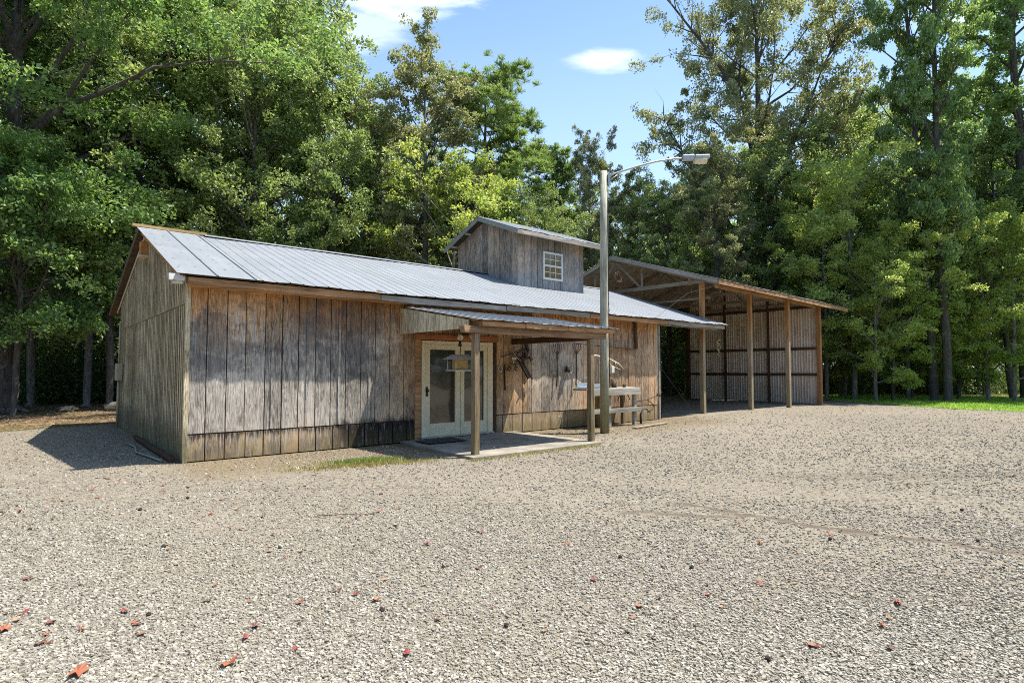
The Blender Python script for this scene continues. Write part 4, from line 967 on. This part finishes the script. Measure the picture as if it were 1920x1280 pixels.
        q = A1[idx]*(Rr*np.cos(th_))[:, None] + B1[idx]*(Rr*np.sin(th_)*.7)[:, None] + NN[idx]*(rng.normal(0, spread*.30, nleaf)-Rr*.25)[:, None]
        V, F = leaf_quads(C[idx]+q, lsize, rng, up)
    return (np.concatenate(T.V), np.concatenate(T.F), V, F)
def round_p(f): return .25 + .85*math.sin(math.pi*min(1, f*.86+.13))**.8
def col_p(f): return .45 + .6*math.sin(math.pi*min(1, f*.8+.1))
def cone_p(f): return 1.05 - .75*f
def high_p(f): return .5+.6*math.sin(math.pi*(f*.8+.15))
SPEC = {}
def variant(key, leafmat, barkmat, *a, **k):
    tv, tf, lv, lf = make_tree(*a, **k)
    SPEC[key] = (np_mesh(key+'_trunk', tv, tf, True, [M[barkmat]]), np_mesh(key+'_crown', lv, lf, False, [M[leafmat]]))
variant('bigoak', 'leaf_green', 'bark', 2, 19, .42, .20, 8.2, round_p, 54, 190000, .165, spread=0.46, sub=(7, 11), droop=.5)
variant('oak', 'leaf_oak', 'bark', 7, 19, .28, .16, 5.6, round_p, 40, 66000, .17, spread=0.37, sub=(7, 10))
variant('oak2', 'leaf_oak', 'bark', 12, 18, .26, .14, 5.2, col_p, 40, 62000, .17, spread=0.36, sub=(7, 10))
variant('olive', 'leaf_olive', 'bark_pale', 23, 19, .24, .22, 4.2, high_p, 38, 58000, .16, spread=0.29, sub=(6, 9), skipclump=.05)
variant('olive2', 'leaf_olive', 'bark', 34, 19, .22, .18, 4.2, col_p, 36, 56000, .16, spread=0.29, sub=(4, 7), skipclump=.12)
variant('tallsparse', 'leaf_olive', 'bark', 45, 25, .42, .26, 6.6, high_p, 34, 135000, .18, spread=0.42, sub=(8, 12), skipclump=.08, forks=5)
variant('gum', 'leaf_gum', 'bark', 56, 25, .30, .24, 3.4, col_p, 46, 56000, .19, spread=0.31, sub=(4, 7), skipclump=.06)
variant('gum2', 'leaf_gum', 'bark', 67, 24, .28, .20, 3.4, col_p, 44, 56000, .19, spread=0.31, sub=(4, 7), skipclump=.06)
variant('yellow', 'leaf_yellow', 'bark_pale', 78, 10.5, .12, .12, 3.6, round_p, 24, 26000, .15, spread=0.31)
variant('yellow2', 'leaf_yellow', 'bark', 89, 10, .10, .10, 3.2, col_p, 24, 23000, .15, spread=0.29)
variant('leafy', 'leaf_green', 'bark', 95, 8.5, .085, .30, 3.0, round_p, 26, 34000, .16, spread=.34, sub=(5, 8))
variant('slender', 'leaf_green', 'bark_pale', 90, 15, .13, .35, 2.6, high_p, 20, 9000, .19, spread=0.31, lean=.03)
variant('slender2', 'leaf_oak', 'bark', 91, 14, .11, .30, 2.6, high_p, 20, 9000, .17, spread=0.31, lean=.05)
variant('pine', 'needle', 'bark', 101, 20, .24, .28, 4.0, high_p, 30, 80000, 1.35, pine=True, sub=(5, 9), skipclump=.1)
variant('pine2', 'needle', 'bark', 102, 17, .16, .35, 2.0, cone_p, 24, 26000, 1.5, pine=True, sub=(3, 5))
NAME = dict(leafy='young_tree', bigoak='oak_tree', oak='oak_tree', oak2='oak_tree', olive='hardwood_tree', olive2='hardwood_tree', tallsparse='oak_tree', gum='sweetgum_tree', gum2='sweetgum_tree',
            yellow='young_tree', yellow2='young_tree', slender='sapling_tree', slender2='sapling_tree', pine='pine_tree', pine2='pine_tree')
def tree(key, px, Y, rot, sc, label=None, group=None, szs=None, lean=None):
    x = (px-960)/1086*Y
    t = bpy.data.objects.new(NAME[key], None); COL.objects.link(t); t.location = (x, Y, -.03); t.rotation_euler = (0 if lean is None else lean[0], 0 if lean is None else lean[1], math.radians(rot))
    t.scale = (sc if szs is None else szs, sc if szs is None else szs, sc)
    tag(t, label, 'tree', group)
    link('trunk', SPEC[key][0], t); link('crown', SPEC[key][1], t)
    return t
tree('bigoak', 2, 20.5, 20, 1.0, 'large broadleaf oak at the left edge, thick trunk and branches reaching toward the barn')
tree('oak', 245, 25.5, 200, 1.0, 'leafy broadleaf oak just behind the left rear corner of the barn')
tree('leafy', 28, 19.0, 40, .92, 'leafy young broadleaf tree in front of the thick oak trunk at the left edge')
tree('slender', 165, 24.5, 0, 1.0, 'slim pale-trunked tree standing just left of the barn gable')
tree('slender2', 208, 22.5, 200, 1.0, 'slim leaning tree right behind the meter box corner of the barn', lean=(0, .06))
tree('slender', 62, 25, 120, 1.1, 'slim tree right of the thick oak trunk at the left edge')
tree('slender2', 112, 28, 60, 1.1, 'thin dark-trunked tree midway between the left oak and the barn')
tree('oak', 330, 29, 40, 1.15, 'tall green oak rising behind the left end of the barn roof')
tree('oak2', 470, 25.5, 10, .88, 'bushy olive-green oak directly behind the left half of the barn roof')
tree('oak', 470, 32, 150, 1.36, 'tallest dark green oak behind the barn, crown cut by the top of the picture')
tree('oak2', 620, 27.5, 250, .80, 'leafy oak behind the middle of the barn roof')
tree('olive', 790, 28.5, 30, .86, 'brownish-green tree with two rounded tops and sky gaps left of the big pine')
tree('olive2', 685, 30, 80, .76, 'grey-green hardwood left of the twin-topped brownish tree')
tree('pine', 905, 31, 310, .88, 'tall pine with level tufted limbs reaching right into the open sky')
tree('pine', 965, 34, 100, .72, 'shorter pine close to the right of the tall pine')
tree('yellow', 845, 26, 0, .92, 'bright yellow-green young tree behind the left side of the cupola')
tree('olive2', 800, 31, 190, .62, 'low grey-green tree between the brownish tree and the cupola')
tree('pine2', 1045, 38, 0, .98, 'small narrow pine standing alone against the sky behind the cupola')
tree('olive', 1105, 36, 70, .80, 'slim sparse tree with its top against the sky just left of the street light pole', szs=.48)
tree('oak2', 1010, 30, 330, .50, 'low olive tree behind the ridge left of the cupola roof')
tree('olive2', 1185, 35, 120, .63, 'broad yellow-olive tree behind the street light pole')
tree('oak', 1255, 33, 200, .60, 'low rounded oak behind the shed roof peak')
tree('tallsparse', 1435, 35, 15, 1.08, szs=.84, label= 'very tall spreading oak with open limbs behind the shed, under the street light arm')
tree('olive2', 1345, 31.5, 260, .66, 'dark hardwood just behind the middle of the shed roof')
tree('oak2', 1465, 33, 100, .72, 'dark green oak behind the right half of the shed roof')
tree('yellow', 1600, 29, 45, 1.0, 'yellow-green young tree right beyond the shed eave')
tree('yellow2', 1672, 28, 300, .72, 'small yellow-green tree left of the twin trunks')
tree('gum', 1750, 28.2, 0, 1.08, szs=.60, label= 'tall sweetgum with rooted base on the grass edge, left one of the twin trunks', lean=(0, -.035))
tree('gum2', 1775, 27.6, 90, 1.12, szs=.64, label= 'tall sweetgum with rooted base on the grass edge, right one of the twin trunks')
tree('gum2', 1925, 30.5, 200, 1.12, 'tall dense green sweetgum at the right edge of the lawn')
tree('gum', 1835, 36, 130, .80, 'tall sweetgum set back between the twin trunks and the right edge')
tree('oak', 1600, 40, 20, 1.0, 'rounded oak far back right of the spreading oak')
tree('yellow', 1850, 28.5, 170, .75, 'short yellow-green tree below the right edge sweetgums')
tree('yellow2', 1740, 33, 40, .95, 'short yellow-green tree behind the twin trunks')
tree('gum', 2120, 30, 60, 1.0, 'sweetgum just outside the right edge'); tree('oak', -180, 24, 60, 1.05, 'oak just outside the left edge')
tree('oak2', 240, 33, 60, 1.2, 'green oak behind the slim trunks left of the barn'); tree('oak', 110, 34, 300, 1.2, 'green oak in the shade behind the left edge oak')
for px, Y, sc, lab in ((1548, 29.5, .8, 'yellow-green young tree right behind the shed corner post'), (1640, 27.2, .62, 'lowest yellow-green young tree on the grass edge left of the twin trunks'),
    (1700, 30, .85, 'yellow-green young tree close left of the twin trunks'), (1795, 29.5, .85, 'yellow-green young tree close right of the twin trunks'), (1900, 27.5, .72, 'yellow-green young tree under the sweetgum at the right edge')):
    tree('yellow2' if px % 2 else 'yellow', px, Y, px*7, sc, lab)
rg = random.Random(77)
for px in (20, 90, 140, 195, 1575, 1590, 1625, 1700, 1800, 1885, 1850, 1530):
    tree(rg.choice(('slender', 'slender2')), px+rg.uniform(-10, 10), rg.uniform(30, 38), rg.uniform(0, 360), rg.uniform(.75, 1.0), 'thin shaded tree trunk inside the dark woods', 'thin trees in the dark woods')
for px in (-60, 1550, 1640, 1770, 1930, 1990, 420, 540, 700, 900, 1080, 1160, 1290, 1390):
    tree(rg.choice(('oak', 'oak2', 'olive2')), px, rg.uniform(41, 48), rg.uniform(0, 360), rg.uniform(.62, .82) if 850 < px < 1300 else rg.uniform(.85, 1.0), 'leafy tree in the second row of the woods, mostly hidden by nearer trees', 'second row of forest trees')

# far wood: one mass all around
rng = np.random.default_rng(5)
tv, tf, lv, lf = make_tree(300, 15, .2, .05, 4.2, col_p, 26, 2600, .55, spread=.8)
VV = []; FF = []; nv = 0; TV = []; TF = []; nt_ = 0
def wood_at(x, y, sc):
    global nv, nt_
    a = rng.uniform(0, 6.28); c, s_ = math.cos(a), math.sin(a); Rm = np.array([[c, -s_, 0], [s_, c, 0], [0, 0, 1]])*sc
    VV.append(lv@Rm.T + [x, y, -.03]); FF.append(lf+nv); nv += len(lv)
    TV.append(tv@Rm.T + [x, y, -.03]); TF.append(tf+nt_); nt_ += len(tv)
for row, Y in enumerate((50, 54, 59, 64)):
    for x in np.arange(-75, 80, 5.2): wood_at(x+rng.uniform(-2, 2), Y+rng.uniform(-1.5, 1.5), rng.uniform(.72, .95))
for row in range(3):
    for y in np.arange(-35, 48, 5.5): wood_at(48+row*5+rng.uniform(-2, 2), y, rng.uniform(.8, 1.0)); wood_at(-48-row*5, y, rng.uniform(.8, 1.1))
    for x in np.arange(-45, 50, 6): wood_at(x, -38-row*6+rng.uniform(-2, 2), rng.uniform(.8, 1.1))
fo = link('far_woods', np_mesh('far_woods', np.concatenate(VV), np.concatenate(FF), False, [M['leaf_oak']])); tag(fo, 'dense mass of far woodland closing off the yard behind the trees', 'woods', kind='stuff')
ft = link('stems', np_mesh('stems', np.concatenate(TV), np.concatenate(TF), True, [M['bark']]), fo); ft['kind'] = 'stuff'
# undergrowth
def clumps(spots, seed, per, size, mat, name, label, cat):
    r_ = np.random.default_rng(seed); cs = []
    for x, y, h, w in spots:
        k = int(per*h*w); p = r_.normal(0, 1, (k, 3))*[w*.5, w*.5, h*.30]; p[:, 2] = np.abs(p[:, 2]+h*.30); cs.append(p+[x, y, 0])
    V, F = leaf_quads(np.concatenate(cs), size, r_, .5)
    o = link(name, np_mesh(name, V, F, False, [mat])); return tag(o, label, cat, kind='stuff')
sp_ = []
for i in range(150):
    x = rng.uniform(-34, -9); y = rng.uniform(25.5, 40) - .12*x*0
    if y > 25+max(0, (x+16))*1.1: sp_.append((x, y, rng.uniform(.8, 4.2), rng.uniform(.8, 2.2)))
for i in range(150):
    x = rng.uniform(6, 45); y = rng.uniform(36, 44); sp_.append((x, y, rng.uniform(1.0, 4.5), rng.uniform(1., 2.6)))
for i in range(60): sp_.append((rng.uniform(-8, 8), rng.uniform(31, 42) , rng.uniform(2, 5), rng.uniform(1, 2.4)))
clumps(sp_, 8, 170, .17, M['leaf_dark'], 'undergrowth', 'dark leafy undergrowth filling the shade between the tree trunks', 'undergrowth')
# leaf litter along the wood edge on the left and under the shed side trees
r_ = np.random.default_rng(9); k = 22000
px_ = r_.uniform(-26, -8, k); py_ = r_.uniform(11, 27, k); w_ = 12.3 + np.maximum(px_+16, 0)*.55
keep = (py_ > w_ + r_.normal(0, 1.0, k)+.3) & ~((px_ > -11.2) & (py_ < 17)); 
C = np.stack([px_[keep], py_[keep], r_.uniform(-.02, .012, keep.sum())], 1)
V, F = leaf_quads(C, .055, r_, 5.0, .75)
def mat_litter():
    m, n, b = material('dead leaves'); c = n.ramp(n.isl(), (0, (.14, .095, .065)), (.5, (.24, .17, .12)), (.85, (.38, .29, .21)), (1, (.36, .18, .10)))
    n.put(b.inputs['Base Color'], c); b.inputs['Roughness'].default_value = .8; return m
M['litter'] = mat_litter()
tag(link('leaf_litter', np_mesh('leaf_litter', V, F, False, [M['litter']])), 'brown leaf litter covering the ground under the trees left of the barn', 'leaf litter', kind='stuff')
# grass
def blades(pts, h, w, seed, name, mat, label):
    r_ = np.random.default_rng(seed); n = len(pts); a = r_.uniform(0, 6.28, n); d = np.stack([np.cos(a), np.sin(a), 0*a], 1)
    hh = h*r_.uniform(.5, 1.2, n)[:, None]; ln = r_.normal(0, .45, (n, 3)); ln[:, 2] = 1; up = ln*hh
    P = np.concatenate([pts, np.zeros((n, 1))], 1)
    V = np.stack([P-d*w/2, P+d*w/2, P+up*.6+d*w*.3, P+up+d*w*.05], 1).reshape(-1, 3)
    return tag(link(name, np_mesh(name, V, np.arange(4*n).reshape(-1, 4), False, [mat])), label, 'grass', kind='stuff')
def inpoly(P, poly):
    x, y = P[:, 0], P[:, 1]; c = np.zeros(len(P), bool); j = len(poly)-1
    for i in range(len(poly)):
        xi, yi = poly[i]; xj, yj = poly[j]
        q = ((yi > y) != (yj > y)) & (x < (xj-xi)*(y-yi)/((yj-yi) or 1e-9)+xi); c ^= q; j = i
    return c
P = r_.uniform([14.5, 16], [48, 35], (150000, 2)); P = P[inpoly(P, lawn_pts)]; P = P[:70000]
blades(P, .085, .03, 3, 'lawn_grass', M['grass'], 'bright green mown grass under the trees on the right')
def frame_pts(t, s): return np.stack([P0[0]+t*cT-s*sT, P0[1]+t*sT+s*cT], 1)
n = 9000; t = r_.uniform(.9, 6.8, n); s = -1.55 - t*.22 + r_.normal(0, .13, n) - (t > 3.6)*.36*(t-3.6)*.3; s = np.where(t > 3.6, -2.83 + r_.normal(0, .05, n), s)
kp = r_.uniform(0, 1, n) < np.where(t > 3.6, .16, np.clip(1.0-np.abs(t-2.2)*.75, .04, 1)); pp = frame_pts(t[kp], s[kp])
blades(pp, .05, .012, 4, 'dry_grass', M['grass_dry'], 'strip of short dry yellow grass along the gravel in front of the barn')
n = 2400; t = r_.normal(2.35, .30, n); s = -1.70 - (t-2.3)*.2 + r_.normal(0, .12, n)
blades(frame_pts(t, s), .06, .010, 6, 'green_grass', M['grass_tuft'], 'tuft of bright green grass at the edge of the gravel left of the porch')

# ------------------------------------------------------------------ loose stones over the near gravel
r_ = np.random.default_rng(31)
N = 330000
q_ = r_.uniform(0, 1, N); yy = 1/(1/2.1 - q_*(1/2.1-1/24.)); xx = r_.uniform(-1, 1, N)*(yy*.93+.8)
lt_ = -(xx-P0[0])*sT + (yy-P0[1])*cT; tt_ = (xx-P0[0])*cT + (yy-P0[1])*sT
dens = .5+.5*np.sin(xx*1.1+np.sin(yy*.9)*1.3+.5*yy)*np.sin(yy*1.4+xx*.35)
ok = ((lt_ < -.1) | (tt_ < -.05)) & ~((lt_ > -2.85) & (tt_ > 3.6) & (tt_ < 7.05)) & (r_.uniform(0, 1, N) < np.clip(.55+.7*dens - .45*np.exp(-((yy-7.6+.12*xx)/1.3)**2), .12, 1))
def segd(x0, y0, x1, y1):
    L2 = (x1-x0)**2+(y1-y0)**2; q = np.clip(((xx-x0)*(x1-x0)+(yy-y0)*(y1-y0))/L2, 0, 1); return np.hypot(xx-x0-q*(x1-x0), yy-y0-q*(y1-y0))
ok &= yy < np.interp(xx, [p[0] for p in far_edge], [p[1] for p in far_edge]) + r_.normal(0, .25, N)
for a_ in ((1.75, 6.75, 3.25, 5.3), (1.0, 6.2, 2.4, 6.0), (3.0, 5.6, 4.3, 4.7)): ok &= segd(*a_) > r_.uniform(.0, .14, N)
xx, yy = xx[ok], yy[ok]; N = len(xx)
sz = (.0050 + .0085*r_.uniform(0, 1, N)**2.4)*np.clip(.75+yy/16, 1, 1.6)
base = np.array([(x, y, z) for z in (-1, 1) for y in (-1, 1) for x in (-1, 1)], float)
V = base[None]*r_.uniform(.55, 1.0, (N, 8, 3)); V[:, 4:, :2] *= r_.uniform(.5, .9, (N, 1, 1))
V *= sz[:, None, None]*np.stack([r_.uniform(.8, 1.5, N), r_.uniform(.7, 1.1, N), r_.uniform(.45, .85, N)], 1)[:, None]
a = r_.uniform(0, 6.28, N); c, s_ = np.cos(a), np.sin(a)
X = V[..., 0]*c[:, None]-V[..., 1]*s_[:, None]; Y_ = V[..., 0]*s_[:, None]+V[..., 1]*c[:, None]
tl = r_.uniform(-.35, .35, (N, 1)); Z_ = V[..., 2]+X*tl
V = np.stack([X+xx[:, None], Y_+yy[:, None], Z_ + sz[:, None]*.28], -1).reshape(-1, 3)
bf = np.array([(0, 2, 3, 1), (4, 5, 7, 6), (0, 1, 5, 4), (2, 6, 7, 3), (0, 4, 6, 2), (1, 3, 7, 5)])
F = (bf[None]+np.arange(N)[:, None, None]*8).reshape(-1, 4)
tag(link('gravel', np_mesh('gravel', V, F, False, [M['stones']])), 'loose pale crushed stone covering the yard in the foreground', 'gravel', kind='stuff')

# ------------------------------------------------------------------ fallen leaves, seed balls
def leaf_mesh(name, seed, col):
    r = random.Random(seed); bm = bmesh.new(); n = 12; mid = []
    m_ = plain(name, col, .6, var=.35, scale=60)
    out = []
    for i in range(n):
        a = 2*math.pi*i/n; q = (1.0 if i % 2 == 0 else .62)*r.uniform(.8, 1.1)
        out.append(bm.verts.new((q*math.cos(a), q*.62*math.sin(a), .22*math.cos(a*2+r.uniform(-.3, .3))+.12*abs(math.sin(a))+.20)))
    c = bm.verts.new((0, 0, .08))
    for i in range(n): bm.faces.new((c, out[i], out[(i+1) % n]))
    a = bm.verts.new((1.0, -.02, .15)); b = bm.verts.new((1.6, .05, .12)); d = bm.verts.new((1.0, .03, .15)); bm.faces.new((a, b, d))
    me = bpy.data.meshes.new(name); bm.to_mesh(me); bm.free(); me.materials.append(m_); return me
LM = [('red', leaf_mesh('red_leaf', 1, (.20, .035, .025))), ('orange', leaf_mesh('orange_leaf', 2, (.27, .085, .035))), ('brown', leaf_mesh('brown_leaf', 3, (.13, .055, .03))), ('tan', leaf_mesh('tan_leaf', 4, (.30, .18, .09)))]
def put_leaf(k, x, y, s, rot, label=None, group='fallen leaves on the gravel', z=.012):
    nm, me = LM[k]; o = link('fallen_leaf', me, None, (x, y, z)); o.scale = (s, s, s); o.rotation_euler = (rg.uniform(-.2, .2), rg.uniform(-.2, .2), rot)
    tag(o, label or f'small curled {nm} fallen leaf lying on the gravel', 'leaf', group if label else f'{nm} {group}')
big = [((145, 1266), 1, .065, 'large curled orange-brown leaf nearest the lower left corner'), ((430, 1248), 1, .055, 'curled orange leaf at the bottom, right of the nearest one'),
       ((555, 1220), 0, .03, 'small red leaf on the gravel between two orange ones at the bottom'), ((460, 1200), 0, .035, 'red leaf above the curled orange leaf in the bottom left'),
       ((8, 1184), 1, .05, 'orange leaf cut by the left edge of the picture'), ((1683, 1135), 0, .05, 'bright red double leaf in the lower right gravel'),
       ((1527, 1215), 1, .045, 'orange-red leaf low on the right near the bottom'), ((1425, 1097), 1, .038, 'small orange leaf right of the middle gravel'),
       ((1327, 1118), 0, .035, 'small dark red leaf in the middle right gravel'), ((712, 960), 0, .04, 'red leaf on the gravel below the green grass tuft')]
f_ = 1086.; pt = math.radians(2.79)
def ground_at(px, py):
    x = (px-960)/f_; y = -(py-640)/f_; d = Vector((x, math.cos(pt)-y*math.sin(pt), math.sin(pt)+y*math.cos(pt))); k = -1.5/d.z
    return d.x*k, d.y*k
for (px, py), k, s, lab in big:
    x, y = ground_at(px, py); put_leaf(k, x, y, s, rg.uniform(0, 6.28), lab)
for i in range(190):
    y = 2.9 + 7.5*rg.random()**1.1; u = rg.random()**1.7*2-1; x = u*y*.9
    t_, s_ = (x-P0[0])*cT+(y-P0[1])*sT, -(x-P0[0])*sT+(y-P0[1])*cT
    if s_ > -.2 and t_ > -.3: continue
    if t_ > 3.5 and t_ < 7.1 and s_ > -2.9: continue
    put_leaf(rg.choice((0, 1, 1, 2, 2, 3, 3)), x, y, rg.uniform(.018, .042), rg.uniform(0, 6.28))
for i in range(75):
    t_, s_ = rg.uniform(-2.2, 3.8), rg.uniform(-3.2, -1.2); w = W(t_, s_); put_leaf(rg.choice((0, 1, 2)), w.x, w.y, rg.uniform(.02, .034), rg.uniform(0, 6.28))
for i in range(7):
    w = W(rg.uniform(4.3, 6.7), rg.uniform(-2.4, -.6)); put_leaf(2, w.x, w.y, rg.uniform(.025, .045), rg.uniform(0, 6), 'dark dry leaf lying on the shaded porch slab', 'dark leaves on the porch slab', .078)
bm = bmesh.new(); bmesh.ops.create_icosphere(bm, subdivisions=2, radius=1)
for v in bm.verts: v.co *= rg.uniform(.78, 1.25)
sb = bpy.data.meshes.new('seed_ball'); bm.to_mesh(sb); bm.free(); sb.materials.append(plain('seed ball', (.035, .025, .02), .9, var=.4, scale=80))
for i in range(20):
    y = 2.9 + 6*rg.random()**1.2; x = rg.uniform(-.88, .88)*y
    t_, s_ = (x-P0[0])*cT+(y-P0[1])*sT, -(x-P0[0])*sT+(y-P0[1])*cT
    if s_ > -2.9 and t_ > -.3: continue
    o = link('seed_ball', sb, None, (x, y, .014)); s = rg.uniform(.012, .019); o.scale = (s, s, s*.85); tag(o, 'small dark spiky seed ball lying on the gravel', 'seed ball', 'seed balls on the gravel')
b = thing('twig', 'thin pale twig lying on the gravel in front of the porch', 'twig', (0, 0, 0), framed=False); x, y = ground_at(640, 970); b.location = (x, y, 0)
m = MB(); m.tube([(-.25, 0, .02), (0, .03, .03), (.2, .06, .02), (.34, .16, .03)], .006, 5); m.build('stick', M['rafter'], b)
r0_ = MB()
def stone_thing(x, y, s, lab):
    bm = bmesh.new(); bmesh.ops.create_icosphere(bm, subdivisions=2, radius=1)
    for v in bm.verts: v.co *= rg.uniform(.8, 1.15)
    me = bpy.data.meshes.new('rock'); bm.to_mesh(me); bm.free(); me.materials.append(M['rock'])
    o = link('rock', me, None, (x, y, s*.15)); o.scale = (s*1.4, s, s*.6); tag(o, lab, 'rock')
stone_thing(-14.6, 21.8, .45, 'large mossy rock at the edge of the woods left of the barn'); stone_thing(-16.2, 21.2, .28, 'smaller pale rock beside the foot of the left trees')
for o in bpy.data.objects:
    if '_b' in o: del o['_b']
print('objects', len(bpy.data.objects))
